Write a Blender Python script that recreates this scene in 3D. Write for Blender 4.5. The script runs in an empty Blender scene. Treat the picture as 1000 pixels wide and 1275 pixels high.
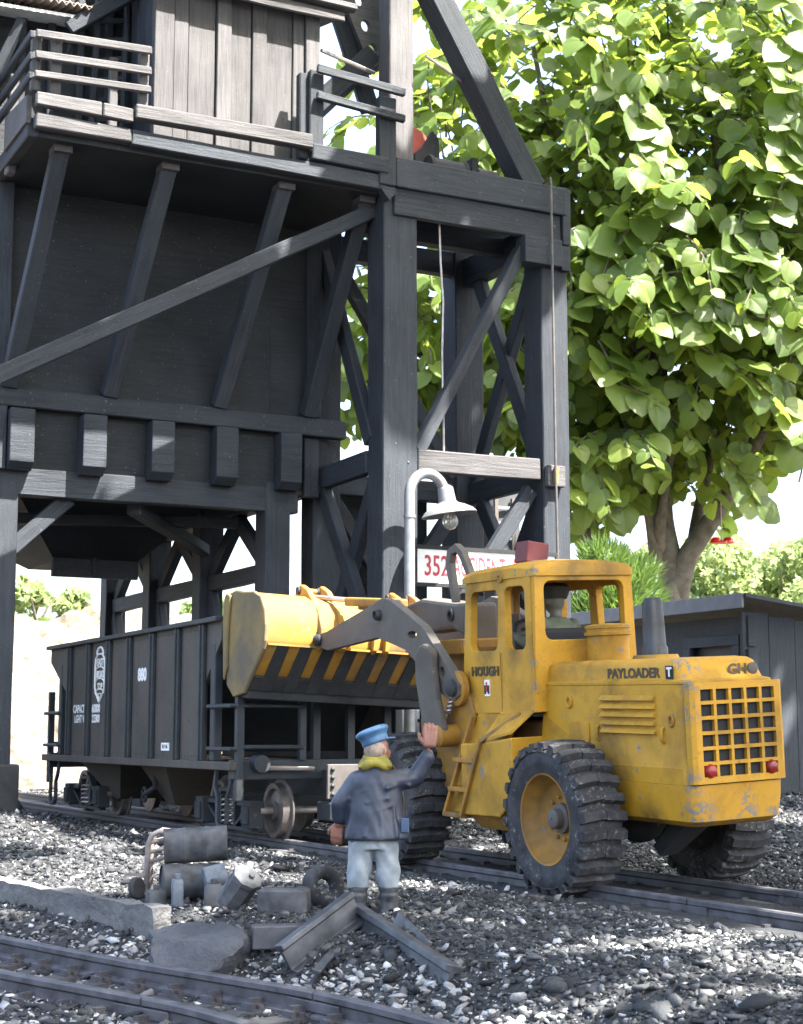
import bpy, bmesh, math, random
import numpy as np
from mathutils import Vector, Matrix, Euler
from mathutils.geometry import tessellate_polygon

# ------------------------------------------------------------------ camera, world, sun, exposure
scene = bpy.context.scene
COL = scene.collection
cam_d = bpy.data.cameras.new("camera"); cam = bpy.data.objects.new("camera", cam_d); COL.objects.link(cam)
scene.camera = cam
cam_d.sensor_fit = 'HORIZONTAL'; cam_d.sensor_width = 36.0; cam_d.lens = 72.0
cam_d.clip_start = 0.1; cam_d.clip_end = 2000
cam_d.dof.use_dof = True; cam_d.dof.focus_distance = 19.0; cam_d.dof.aperture_fstop = 4.5
cam.location = (0, 0, 1.75)
cam.rotation_euler = (math.radians(90 + 7.86), 0, math.radians(-27.25))

SUN_EL = math.radians(58); SUN_AZ = math.radians(30)      # azimuth measured from -Y towards +X
S = Vector((math.sin(SUN_AZ)*math.cos(SUN_EL), -math.cos(SUN_AZ)*math.cos(SUN_EL), math.sin(SUN_EL)))
w = bpy.data.worlds.new("World"); scene.world = w; w.use_nodes = True
nt = w.node_tree
sky = nt.nodes.new("ShaderNodeTexSky"); sky.sky_type = 'NISHITA'; sky.sun_disc = False
sky.sun_elevation = SUN_EL
sky.sun_rotation = math.atan2(S.x, S.y)
sky.air_density = 1.0; sky.dust_density = 5.0; sky.ozone_density = 0.5
bg = nt.nodes["Background"]; bg.inputs[1].default_value = 0.13
nt.links.new(sky.outputs[0], bg.inputs[0])
sd = bpy.data.lights.new("sun", 'SUN'); sun = bpy.data.objects.new("sun", sd); COL.objects.link(sun)
sd.energy = 5.0; sd.angle = math.radians(0.6); sd.color = (1.0, 0.95, 0.87)
sun.rotation_euler = S.to_track_quat('Z', 'Y').to_euler()
scene.view_settings.view_transform = 'Standard'; scene.view_settings.look = 'None'
scene.view_settings.gamma = 1.0; scene.view_settings.use_curve_mapping = False
scene.view_settings.exposure = 2.85

random.seed(7); rng = np.random.default_rng(7)
PI = math.pi

# ------------------------------------------------------------------ helpers
def wmat(o):
    m = Matrix.Identity(4)
    while o is not None:
        m = (o.matrix_parent_inverse @ o.matrix_basis if o.parent else o.matrix_basis) @ m
        o = o.parent
    return m

def link(name, me, parent=None, mat=None, M=None, local=False):
    """link a mesh as one object; M is its world matrix (or local to the parent when local=True)"""
    o = bpy.data.objects.new(name, me); COL.objects.link(o)
    if mat is not None and not me.materials: me.materials.append(mat)
    M = Matrix.Identity(4) if M is None else M
    if parent is not None:
        o.parent = parent
        if not local: M = wmat(parent).inverted() @ M
    o.matrix_basis = M
    return o

def empty(name, loc=(0, 0, 0), rot=(0, 0, 0)):
    o = bpy.data.objects.new(name, None); COL.objects.link(o)
    o.empty_display_size = 0.2
    o.location = loc; o.rotation_euler = rot
    return o

def tag(o, label, cat, group=None):
    o['label'] = label; o['category'] = cat
    if group: o['group'] = group
    return o

def struct(o): o['kind'] = 'structure'; return o
def stuff(o): o['kind'] = 'stuff'; return o

class MB:
    def __init__(s): s.v = []; s.f = []
    def add(s, v, f):
        n = len(s.v); s.v += [tuple(p) for p in v]; s.f += [tuple(i + n for i in q) for q in f]
        return s
    def box(s, lo, hi, M=None):
        x0, y0, z0 = lo; x1, y1, z1 = hi
        v = [(x0,y0,z0),(x1,y0,z0),(x1,y1,z0),(x0,y1,z0),(x0,y0,z1),(x1,y0,z1),(x1,y1,z1),(x0,y1,z1)]
        if M is not None: v = [M @ Vector(p) for p in v]
        return s.add(v, [(3,2,1,0),(4,5,6,7),(0,1,5,4),(1,2,6,5),(2,3,7,6),(3,0,4,7)])
    def bar(s, p0, p1, w, h, up=(0,0,1)):
        M, L = frame(p0, p1, up)
        return s.box((0,-w/2,-h/2), (L,w/2,h/2), M)
    def tube(s, pts, r, n=10, closed=False, caps=True):
        pts = [Vector(p) for p in pts]; N = len(pts); rs = r if hasattr(r, '__len__') else [r]*N
        v = []; f = []
        up = Vector((0.123, 0.21, 0.97)); prev = None
        for i, p in enumerate(pts):
            if closed: t = (pts[(i+1) % N] - pts[i-1])
            else: t = pts[min(i+1, N-1)] - pts[max(i-1, 0)]
            t = t.normalized() if t.length > 1e-9 else Vector((0,0,1))
            if prev is None:
                a = t.cross(up)
                if a.length < 1e-3: a = t.cross(Vector((1,0,0)))
                a.normalize()
            else:
                a = prev - t*prev.dot(t); a.normalize()
            prev = a; b = t.cross(a)
            for k in range(n):
                q = 2*PI*k/n; v.append(p + (a*math.cos(q) + b*math.sin(q))*rs[i])
        m = N if closed else N-1
        for i in range(m):
            j = (i+1) % N
            for k in range(n):
                l = (k+1) % n; f.append((i*n+k, i*n+l, j*n+l, j*n+k))
        if caps and not closed:
            f.append(tuple(range(n-1, -1, -1))); f.append(tuple((N-1)*n+k for k in range(n)))
        return s.add(v, f)
    def lathe(s, prof, M=None, n=24, caps=True):
        """prof: (radius, height) pairs, turned about local Z"""
        v = []; f = []
        for r, z in prof:
            for k in range(n):
                q = 2*PI*k/n; v.append(Vector((r*math.cos(q), r*math.sin(q), z)))
        if M is not None: v = [M @ p for p in v]
        for i in range(len(prof)-1):
            for k in range(n):
                l = (k+1) % n; f.append((i*n+k, i*n+l, (i+1)*n+l, (i+1)*n+k))
        if caps:
            f.append(tuple(range(n-1, -1, -1))); m = (len(prof)-1)*n; f.append(tuple(m+k for k in range(n)))
        return s.add(v, f)
    def plate(s, pts, ext, holes=()):
        """flat outline (3D, coplanar) with holes, thickened by the vector ext"""
        ext = Vector(ext); loops = [[Vector(p) for p in pts]] + [[Vector(p) for p in h] for h in holes]
        flat = [p for l in loops for p in l]; n = len(flat)
        tri = tessellate_polygon(loops)
        v = flat + [p + ext for p in flat]; f = []
        for t in tri:
            f.append(tuple(t)); f.append(tuple(i + n for i in reversed(t)))
        k = 0
        for l in loops:
            m = len(l)
            for i in range(m):
                a = k+i; b = k+(i+1) % m; f.append((a, b, b+n, a+n))
            k += m
        return s.add(v, f)
    def loft(s, rings, caps=True):
        n = len(rings[0]); v = [p for r in rings for p in r]; f = []
        for i in range(len(rings)-1):
            for k in range(n):
                l = (k+1) % n; f.append((i*n+k, i*n+l, (i+1)*n+l, (i+1)*n+k))
        if caps:
            f.append(tuple(range(n-1, -1, -1))); m = (len(rings)-1)*n; f.append(tuple(m+k for k in range(n)))
        return s.add(v, f)
    def mesh(s, name, smooth=False, fix=True):
        me = bpy.data.meshes.new(name); me.from_pydata([tuple(p) for p in s.v], [], s.f); me.update()
        if fix:
            bm = bmesh.new(); bm.from_mesh(me); bmesh.ops.recalc_face_normals(bm, faces=bm.faces); bm.to_mesh(me); bm.free()
        if smooth:
            me.polygons.foreach_set('use_smooth', [True]*len(me.polygons)); auto_sharp(me)
        return me
    def build(s, name, mat, parent=None, smooth=False, bevel=0, seg=2, local=False, M=None, fix=True):
        o = link(name, s.mesh(name, smooth, fix), parent, mat, M, local)
        if bevel: bev(o, bevel, seg)
        return o

def auto_sharp(me, ang=38):
    bm = bmesh.new(); bm.from_mesh(me); c = math.radians(ang)
    for e in bm.edges:
        e.smooth = not (len(e.link_faces) == 2 and e.calc_face_angle(0) > c)
    bm.to_mesh(me); bm.free()

def bev(o, wdt, seg=2):
    m = o.modifiers.new("bevel", 'BEVEL'); m.width = wdt; m.segments = seg; m.limit_method = 'ANGLE'; m.angle_limit = math.radians(40)
    m.harden_normals = False
    return o

def frame(p0, p1, up=(0,0,1)):
    p0 = Vector(p0); p1 = Vector(p1); d = p1 - p0; L = d.length; x = d/L
    up = Vector(up)
    if abs(x.dot(up)) > 0.985: up = Vector((0, 1, 0)) if abs(x.y) < 0.9 else Vector((1, 0, 0))
    y = up.cross(x).normalized(); z = x.cross(y)
    M = Matrix(((x.x,y.x,z.x,p0.x),(x.y,y.y,z.y,p0.y),(x.z,y.z,z.z,p0.z),(0,0,0,1)))
    return M, L

def beam(name, p0, p1, w, h, mat, parent=None, up=(0,0,1), bevel=0.02, local=False, warp=0.012):
    """timber with its grain along local X; w across, h along 'up'; hand-cut: slightly uneven"""
    M, L = frame(p0, p1, up)
    n = max(1, int(L/1.2)); rings = []
    for i in range(n+1):
        t = L*i/n; j = lambda: random.uniform(-warp, warp)
        rings.append([(t, -w/2+j(), -h/2+j()), (t, w/2+j(), -h/2+j()), (t, w/2+j(), h/2+j()), (t, -w/2+j(), h/2+j())])
    me = MB().loft(rings).mesh(name)
    o = link(name, me, parent, mat, M, local)
    if bevel: bev(o, bevel, 1)
    return o

def rot_to(axis, loc=(0,0,0)):
    return Matrix.Translation(Vector(loc)) @ Vector(axis).to_track_quat('Z', 'Y').to_matrix().to_4x4()

def copy_tree(o, parent=None):
    c = o.copy(); COL.objects.link(c); c.parent = parent
    for ch in list(o.children): copy_tree(ch, c)
    return c

def text(name, s, size, M, mat, parent, sx=1.0, ext=0.004, local=True, bold=0.0, align='CENTER'):
    cu = bpy.data.curves.new("lettering", 'FONT'); cu.body = s; cu.size = size; cu.extrude = ext; cu.offset = bold
    cu.align_x = align; cu.align_y = 'CENTER'; cu.resolution_u = 3
    t = bpy.data.objects.new("lettering", cu); COL.objects.link(t)
    dg = bpy.context.evaluated_depsgraph_get(); dg.update()
    me = bpy.data.meshes.new_from_object(t.evaluated_get(dg)); bpy.data.objects.remove(t); bpy.data.curves.remove(cu)
    me.materials.clear()
    return link(name, me, parent, mat, M @ Matrix.Diagonal((sx, 1, 1, 1)), local)

def face_left(loc):   # lettering on a face that looks towards -X
    x, y, z = loc
    return Matrix(((0,0,-1,x),(-1,0,0,y),(0,1,0,z),(0,0,0,1)))
def face_back(loc):   # lettering on a face that looks towards -Y
    x, y, z = loc
    return Matrix(((1,0,0,x),(0,0,-1,y),(0,1,0,z),(0,0,0,1)))

def sculpt(name, mb, mat, parent, voxel, smooth=6, local=True, M=None, disp=None):
    """fuse overlapping blobs into one continuous smooth surface"""
    o = bpy.data.objects.new("clay", mb.mesh("clay")); COL.objects.link(o)
    r = o.modifiers.new("remesh", 'REMESH'); r.mode = 'VOXEL'; r.voxel_size = voxel
    if smooth:
        sm = o.modifiers.new("smooth", 'SMOOTH'); sm.factor = 0.5; sm.iterations = smooth
    dg = bpy.context.evaluated_depsgraph_get(); dg.update()
    me = bpy.data.meshes.new_from_object(o.evaluated_get(dg)); bpy.data.objects.remove(o)
    me.polygons.foreach_set('use_smooth', [True]*len(me.polygons)); me.materials.clear()
    if disp:
        n = len(me.vertices); co = np.empty(n*3); no = np.empty(n*3)
        me.vertices.foreach_get('co', co); me.vertices.foreach_get('normal', no)
        co = co.reshape(-1,3); no = no.reshape(-1,3)
        co += no*disp(co)[:,None]; me.vertices.foreach_set('co', co.ravel()); me.update()
    return link(name, me, parent, mat, M, local)

def capsule(mb, p0, p1, r0, r1, n=14):
    p0 = Vector(p0); p1 = Vector(p1); d = p1 - p0; L = max(d.length, 1e-6)
    prof = [(r0*math.cos(a), r0*math.sin(a)) for a in np.linspace(-PI/2+0.05, 0, 5)]
    prof += [(r1*math.cos(a), L + r1*math.sin(a)) for a in np.linspace(0, PI/2-0.05, 5)]
    mb.lathe(prof, rot_to(d, p0), n)
def ball(mb, c, r, n=16):
    r = r if hasattr(r, '__len__') else (r, r, r)
    prof = [(math.cos(a), math.sin(a)) for a in np.linspace(-PI/2+0.03, PI/2-0.03, 10)]
    mb.lathe(prof, Matrix.Translation(Vector(c)) @ Matrix.Diagonal((r[0], r[1], r[2], 1)), n)
def oval_loft(mb, rows, n=20):
    """rows: (cx, cy, z, rx, ry)"""
    mb.loft([[(cx + rx*math.cos(2*PI*k/n), cy + ry*math.sin(2*PI*k/n), z) for k in range(n)] for cx, cy, z, rx, ry in rows])

# ------------------------------------------------------------------ materials
class NT:
    def __init__(s, name, rough=0.7, metallic=0.0, spec=0.5):
        s.m = bpy.data.materials.new(name); s.m.use_nodes = True; s.t = s.m.node_tree
        s.b = s.t.nodes["Principled BSDF"]; s.b.inputs['Roughness'].default_value = rough
        s.b.inputs['Metallic'].default_value = metallic; s.b.inputs['Specular IOR Level'].default_value = spec
        s.tc = s.n('ShaderNodeTexCoord')
    def n(s, k, **kw):
        q = s.t.nodes.new(k)
        for a, b in kw.items(): setattr(q, a, b)
        return q
    def l(s, a, b): s.t.links.new(a, b)
    def mapping(s, src, scale=(1,1,1), loc=(0,0,0)):
        q = s.n('ShaderNodeMapping'); q.inputs['Scale'].default_value = scale; q.inputs['Location'].default_value = loc
        s.l(src, q.inputs['Vector']); return q.outputs[0]
    def noise(s, vec, scale, detail=4, rough=0.55, dist=0.0):
        q = s.n('ShaderNodeTexNoise'); q.inputs['Scale'].default_value = scale; q.inputs['Detail'].default_value = detail
        q.inputs['Roughness'].default_value = rough; q.inputs['Distortion'].default_value = dist
        s.l(vec, q.inputs['Vector']); return q.outputs['Fac']
    def ramp(s, fac, stops):
        q = s.n('ShaderNodeValToRGB'); e = q.color_ramp.elements
        while len(e) < len(stops): e.new(0.5)
        for i, (p, c) in enumerate(stops):
            e[i].position = p; e[i].color = (*c, 1) if hasattr(c, '__len__') else (c, c, c, 1)
        s.l(fac, q.inputs[0]); return q.outputs[0]
    def mix(s, fac, a, b, mode='MIX'):
        q = s.n('ShaderNodeMix', data_type='RGBA', blend_type=mode)
        for v, i in ((fac, q.inputs[0]), (a, q.inputs[6]), (b, q.inputs[7])):
            if isinstance(v, (int, float)): i.default_value = v
            elif hasattr(v, '__len__'): i.default_value = (*v, 1)
            else: s.l(v, i)
        return q.outputs[2]
    def math(s, op, a, b=0.0):
        q = s.n('ShaderNodeMath', operation=op)
        for v, i in ((a, q.inputs[0]), (b, q.inputs[1])):
            if isinstance(v, (int, float)): i.default_value = v
            else: s.l(v, i)
        return q.outputs[0]
    def color(s, c):
        if hasattr(c, '__len__'): s.b.inputs['Base Color'].default_value = (*c, 1)
        else: s.l(c, s.b.inputs['Base Color'])
        return s
    def rough(s, r): s.l(r, s.b.inputs['Roughness']); return s
    def bump(s, h, strength=0.3, dist=0.02):
        q = s.n('ShaderNodeBump'); q.inputs['Strength'].default_value = strength; q.inputs['Distance'].default_value = dist
        s.l(h, q.inputs['Height']); s.l(q.outputs[0], s.b.inputs['Normal']); return s
    def rnd(s):
        return s.n('ShaderNodeObjectInfo').outputs['Random']
    def shifted(s):
        """object coordinates shifted per object, so that no two pieces carry the same pattern"""
        q = s.n('ShaderNodeVectorMath', operation='MULTIPLY_ADD')
        c = s.n('ShaderNodeCombineXYZ'); r = s.rnd()
        s.l(r, c.inputs[0]); s.l(s.math('MULTIPLY', r, 7.3), c.inputs[1]); s.l(s.math('MULTIPLY', r, 3.1), c.inputs[2])
        s.l(c.outputs[0], q.inputs[0]); q.inputs[1].default_value = (37, 37, 37); s.l(s.tc.outputs['Object'], q.inputs[2])
        return q.outputs[0]

def wood(name, dark, light, grain=(0.7, 11, 11), speck=True):
    t = NT(name, 0.72, spec=0.35); v = t.shifted()
    g = t.noise(t.mapping(v, grain), 1.6, 7, 0.65, 0.4)
    big = t.noise(v, 0.8, 3)
    c = t.ramp(g, [(0.3, dark), (0.7, light)])
    c = t.mix(t.ramp(big, [(0.35, 0.0), (0.75, 0.55)]), c, [x*1.5 for x in light])
    c = t.mix(t.ramp(t.rnd(), [(0, 0.0), (1, 0.35)]), c, dark)
    if speck:
        sp = t.noise(v, 26, 2, 0.5)
        c = t.mix(t.ramp(sp, [(0.69, 0.0), (0.76, 0.5)]), c, (0.22, 0.22, 0.23))
    t.color(c).bump(t.math('ADD', g, t.math('MULTIPLY', t.noise(v, 30, 3), 0.35)), 0.55, 0.03)
    return t.m

def plain(name, c, rough=0.6, metallic=0.0, var=0.25, scale=4, bumps=0.0, c2=None, spec=0.5):
    t = NT(name, rough, metallic, spec); v = t.shifted()
    n = t.noise(v, scale, 5)
    a = [x*(1-var) for x in c]; b = c2 if c2 else [min(1, x*(1+var)) for x in c]
    t.color(t.ramp(n, [(0.35, a), (0.68, b)]))
    if bumps: t.bump(t.noise(v, scale*5, 4), bumps, 0.01)
    return t.m

def painted(name, base, worn, soot, chip=0.69, dirt=0.5, rough=0.5, smudges=(), knocks=()):
    """toy enamel: uneven tone, soot smudges, chips down to the grey casting"""
    t = NT(name, rough, spec=0.4); v = t.shifted()
    c = t.ramp(t.noise(v, 2.2, 5), [(0.3, [x*0.82 for x in base]), (0.7, [min(1, x*1.06) for x in base])])
    sm = t.noise(v, 1.1, 4, 0.6, 0.3)
    c = t.mix(t.ramp(sm, [(dirt, 0.0), (dirt+0.22, 0.75)]), c, soot)
    fine = t.noise(v, 34, 3)
    c = t.mix(t.ramp(fine, [(0.60, 0.0), (0.74, 0.45)]), c, soot)
    ch = t.math('MULTIPLY', t.ramp(t.noise(v, 7, 6, 0.65), [(chip, 0.0), (chip+0.02, 1.0)]), t.ramp(t.noise(v, 1.3, 2), [(0.45, 0.0), (0.55, 1.0)]))
    def spots(lst):
        acc = None
        for p, r in lst:
            d = t.n('ShaderNodeVectorMath', operation='DISTANCE'); t.l(t.tc.outputs['Object'], d.inputs[0]); d.inputs[1].default_value = p
            m = t.n('ShaderNodeMapRange'); m.inputs[1].default_value = r; m.inputs[2].default_value = r*0.25; t.l(d.outputs['Value'], m.inputs[0])
            acc = m.outputs[0] if acc is None else t.math('MAXIMUM', acc, m.outputs[0])
        return acc
    if smudges:
        c = t.mix(t.math('MULTIPLY', spots(smudges), t.ramp(t.noise(v, 5, 5, 0.65), [(0.25, 0.25), (0.75, 0.95)])), c, [soot[0]*0.75, soot[1]*0.85, soot[2]])
    ru = t.ramp(t.noise(v, 4.5, 6, 0.7, 0.6), [(0.62, 0.0), (0.70, 0.55)])
    c = t.mix(ru, c, [soot[0]*1.3, soot[1]*0.9, soot[2]*0.8])
    c = t.mix(ch, c, worn)
    if knocks:
        kn = t.math('MULTIPLY', spots(knocks), t.ramp(t.noise(v, 11, 5, 0.7), [(0.50, 0.0), (0.53, 1.0)]))
        c = t.mix(kn, c, worn); ch = t.math('MAXIMUM', ch, kn)
    t.color(c).bump(t.math('SUBTRACT', t.math('MULTIPLY', fine, 0.4), ch), 0.25, 0.01)
    t.rough(t.ramp(sm, [(0.3, rough), (0.7, min(1, rough+0.3))]))
    return t.m

M_ = {}
M_['wood'] = wood('dark stained timber', (0.014,0.0175,0.023), (0.040,0.047,0.059))
M_['wood_sunlit'] = wood('sunlit grey timber', (0.033,0.0325,0.035), (0.112,0.107,0.112))  # paler copy of the stained timber, sunlight put into its colour
M_['ply'] = wood('black plywood', (0.011,0.0135,0.017), (0.028,0.032,0.038), (1.0, 14, 14))
M_['yellow'] = painted('yellow enamel', (0.50,0.262,0.016), (0.165,0.16,0.155), (0.11,0.062,0.018), 0.63, 0.48, 0.5, [((-0.62,-2.3,1.30),0.55),((-0.62,-1.5,1.15),0.5),((-0.80,0.05,2.72),0.30),((-0.80,-0.62,2.72),0.26),((-0.15,-1.12,3.66),0.34),((0.3,-1.1,3.66),0.25),((-1.06,0.2,0.95),0.25),((-0.60,-3.0,0.85),0.35),((0.0,-2.3,2.6),0.45),((-0.75,0.45,2.2),0.22),((-0.72,-0.3,3.6),0.2)], [((-0.57,-3.74,2.32),0.20),((-0.58,-3.74,2.0),0.16),((-0.58,-3.76,1.30),0.18),((-0.52,-3.76,0.95),0.28),((0.05,-3.80,0.93),0.25),((0.1,-3.80,1.12),0.13),((-0.76,-1.05,2.62),0.12),((-0.76,-1.05,2.3),0.10),((-0.72,-1.0,3.7),0.13),((0.5,-3.80,0.95),0.2),((-0.42,-3.55,2.5),0.22),((-1.04,0.0,1.4),0.12),((-1.04,-0.25,1.3),0.10)])
M_['yellow_dirty'] = painted('coal dusted yellow enamel', (0.36,0.18,0.022), (0.14,0.14,0.13), (0.08,0.06,0.04), 0.62, 0.42)
M_['arm_grey'] = painted('grey arm enamel', (0.110,0.099,0.089), (0.20,0.20,0.17), (0.08,0.068,0.055), 0.66, 0.48, 0.6)
M_['soot_steel'] = painted('sooty steel', (0.04,0.043,0.047), (0.10,0.09,0.08), (0.02,0.02,0.022), 0.64, 0.45, 0.7)
M_['rubber'] = plain('dusty rubber', (0.026,0.027,0.03), 0.85, 0, 0.3, 6, 0.25, c2=(0.07,0.07,0.073))
def rubber_mat():
    t = NT('dusty rubber', 0.85, spec=0.3); v = t.shifted(); n = t.noise(v, 5, 5); f = t.noise(v, 20, 5, 0.7); g = t.noise(v, 3, 3)
    c = t.ramp(n, [(0.3, (0.022,0.023,0.026)), (0.7, (0.062,0.063,0.068))])
    c = t.mix(t.math('MULTIPLY', t.ramp(f, [(0.56, 0.0), (0.66, 0.85)]), t.ramp(g, [(0.46, 0.0), (0.60, 1.0)])), c, (0.26,0.26,0.25))
    t.color(c).bump(f, 0.4, 0.02); return t.m
M_['rubber'] = rubber_mat()
M_['black'] = plain('black', (0.012,0.013,0.015), 0.8)
M_['red'] = plain('red lens', (0.22,0.012,0.012), 0.35)
M_['red_dull'] = plain('dull red plastic', (0.11,0.018,0.025), 0.6)
M_['white'] = plain('white paint', (0.78,0.78,0.76), 0.55, 0, 0.08)
M_['silver'] = plain('silver paint', (0.22,0.225,0.235), 0.40, 0.3, 0.15, 5, 0.1)
M_['ink'] = plain('dark lettering', (0.05,0.035,0.015), 0.6)
M_['red_ink'] = plain('red lettering', (0.45,0.03,0.05), 0.6, 0, 0.1)
M_['steel'] = plain('bare steel', (0.42,0.38,0.36), 0.4, 0.7, 0.25, 6, 0.1)
# ------------------------------------------------------------------ terrain
RAIL_FAR = [(2.2,24.6),(3.05,20.3),(3.98,16.5),(4.52,14.45),(5.02,12.96),(5.37,11.81),(5.60,10.1),(5.66,8.2),(5.5,5.0)]   # far rail of the front track
_ry = np.array([p[1] for p in RAIL_FAR][::-1]); _rx = np.array([p[0] for p in RAIL_FAR][::-1])
def sst(a, b, x):
    t = np.clip((x-a)/(b-a), 0, 1); return t*t*(3-2*t)
_ph = rng.uniform(0, 6.28, (40, 3)); _k = rng.normal(0, 1, (40, 2))
def lump(x, y, scale, seed=0, n=8):
    r = 0
    for i in range(n):
        j = (i + seed*n) % 40; s = (1 + 0.35*i)/scale
        r = r + np.sin(_k[j,0]*s*x + _k[j,1]*s*y + _ph[j,0])/(1+0.5*i)
    return r/2.2
def ground_z(x, y):
    x = np.asarray(x, float); y = np.asarray(y, float)
    d = x - np.interp(y, _ry, _rx)
    z = -0.42*(1-sst(0.55, 1.55, d))
    z = z + 0.42*np.exp(-((x-6.2)/1.7)**2 - ((y-29.5)/3.6)**2)             # heap by the tower foot
    z = z + 0.14*np.exp(-((x-6.6)/0.9)**2 - ((y-22.5)/2.2)**2)
    z = z + 0.10*sst(11.9, 12.6, x)
    z = z - 0.085*sst(-1.12,-0.98,d)*(1-sst(-0.16,-0.04,d))*(y < 26)
    tr = np.exp(-((x-10.6)/1.5)**4)
    yard = sst(0.8, 1.8, d)
    z = z + (0.035*lump(x, y, 0.8) + 0.022*lump(x, y, 0.3, 1))*(1-0.75*tr)*(0.35+0.65*yard)
    far = sst(44, 60, y)
    z = z + far*0.4*lump(x, y, 6, 2)
    return z

def ground_mat():
    t = NT('coal dirt', 0.95, spec=0.2); v = t.tc.outputs['Object']
    big = t.noise(v, 0.55, 4); mid = t.noise(v, 3.5, 6, 0.65); fine = t.noise(v, 22, 5, 0.7)
    c = t.ramp(mid, [(0.3, (0.024,0.026,0.029)), (0.7, (0.078,0.081,0.085))])
    c = t.mix(t.ramp(fine, [(0.64, 0.0), (0.74, 0.7)]), c, (0.15,0.15,0.15))
    c = t.mix(t.ramp(big, [(0.56, 0.0), (0.66, 0.6)]), c, (0.17,0.165,0.16))
    sep = t.n('ShaderNodeSeparateXYZ'); t.l(v, sep.inputs[0])
    far = t.n('ShaderNodeMapRange'); far.inputs[1].default_value = 41; far.inputs[2].default_value = 46; t.l(sep.outputs[1], far.inputs[0])
    c = t.mix(far.outputs[0], c, t.ramp(mid, [(0.3, (0.10,0.085,0.055)), (0.7, (0.18,0.16,0.12))]))
    t.color(c).bump(t.math('ADD', fine, mid), 0.8, 0.05)
    return t.m
def grid_mesh(name, xs, ys, zf):
    X, Yg = np.meshgrid(xs, ys); Z = zf(X, Yg); nx, ny = len(xs), len(ys)
    v = np.stack([X.ravel(), Yg.ravel(), Z.ravel()], 1)
    i = np.arange(nx-1)[None,:] + nx*np.arange(ny-1)[:,None]; i = i.ravel()
    f = np.stack([i, i+1, i+1+nx, i+nx], 1)
    return np_mesh(name, v, f)
def np_mesh(name, v, f, smooth=True):
    me = bpy.data.meshes.new(name); k = f.shape[1]
    me.vertices.add(len(v)); me.vertices.foreach_set('co', np.ascontiguousarray(v, dtype=np.float32).ravel())
    me.loops.add(f.size); me.loops.foreach_set('vertex_index', np.ascontiguousarray(f, dtype=np.int32).ravel())
    me.polygons.add(len(f)); me.polygons.foreach_set('loop_start', np.arange(0, f.size, k, dtype=np.int32))
    me.polygons.foreach_set('loop_total', np.full(len(f), k, dtype=np.int32))
    if smooth: me.polygons.foreach_set('use_smooth', np.ones(len(f), dtype=bool))
    me.update(calc_edges=True); me.validate()
    return me
def axis(*segs):
    return np.unique(np.concatenate([np.arange(a, b, s) for a, b, s in segs]).round(4))
gx = axis((-600,-60,60), (-60,-6,6), (-6,1,0.5), (1,18,0.09), (18,45,0.6), (45,120,5), (120,900,60))
gy = axis((-300,-20,20), (-20,6,1.0), (6,26,0.09), (26,48,0.3), (48,120,4), (120,900,60))
g_ob = link('ground', grid_mesh('ground', gx, gy, ground_z), None, ground_mat()); struct(g_ob)

# rock slope seen through the portal
def rock_mat(name, a, b):
    t = NT(name, 0.9, spec=0.3); v = t.shifted()
    n = t.noise(v, 1.3, 8, 0.65); f = t.noise(v, 9, 5, 0.7)
    c = t.ramp(n, [(0.35, a), (0.65, b)]); c = t.mix(t.ramp(f, [(0.55, 0.0), (0.75, 0.5)]), c, [x*0.45 for x in a])
    t.color(c).bump(t.math('ADD', n, t.math('MULTIPLY', f, 0.4)), 0.8, 0.15)
    return t.m
M_['rock'] = rock_mat('pale rock', (0.06,0.047,0.03), (0.19,0.18,0.16))
M_['slate'] = rock_mat('dark slate', (0.055,0.06,0.072), (0.11,0.115,0.13))
M_['stone_white'] = rock_mat('white limestone', (0.20,0.20,0.205), (0.44,0.44,0.44))
def slope_z(x, y):
    b = sst(46, 64, y - 0.25*(x-12) + 1.5*lump(x, y, 3, 3))*6.3*sst(-14, 4, x)*(1-sst(24, 34, x))
    ridged = np.abs(lump(x, y, 1.6, 4))*1.3 + np.abs(lump(x, y, 0.7, 1))*0.5
    return b + ridged*sst(0.3, 2.0, b) - 0.6
sl = link('rock_slope', grid_mesh('rock_slope', np.arange(-18, 38, 0.25), np.arange(44, 80, 0.25), slope_z), None, M_['rock']); struct(sl)

# ------------------------------------------------------------------ coaling tower
W = M_['wood']; W_SUN = M_['wood_sunlit']; PLY = M_['ply']
tower = tag(empty('coaling_tower', (10.3, 31.5, 0.0)), 'black timber coaling tower with bin, sloped struts and hoist frame straddling the hopper car', 'coaling tower')
def tb(name, p0, p1, w_, h_, mat=W, up=(0,0,1), parent=tower, **k): return beam(name, p0, p1, w_, h_, mat, parent, up, **k)
def post(x0, x1, y0, y1, z0, z1, mat=W, parent=tower):
    return beam('post', ((x0+x1)/2, (y0+y1)/2, z0), ((x0+x1)/2, (y0+y1)/2, z1), x1-x0, y1-y0, mat, parent, (0,1,0))
# foot blocks and portal posts
for x in (6.95, 12.45):
    for y in (29.87, 33.6, 37.1, 40.6):
        post(x-0.27, x+0.27, y-0.27, y+0.27, 1.15, 6.75)
        MB().box((x-0.42, y-0.40, -0.3), (x+0.42, y+0.42, 1.2)).build('foot_block', M_['soot_steel'], tower, bevel=0.04)
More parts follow.
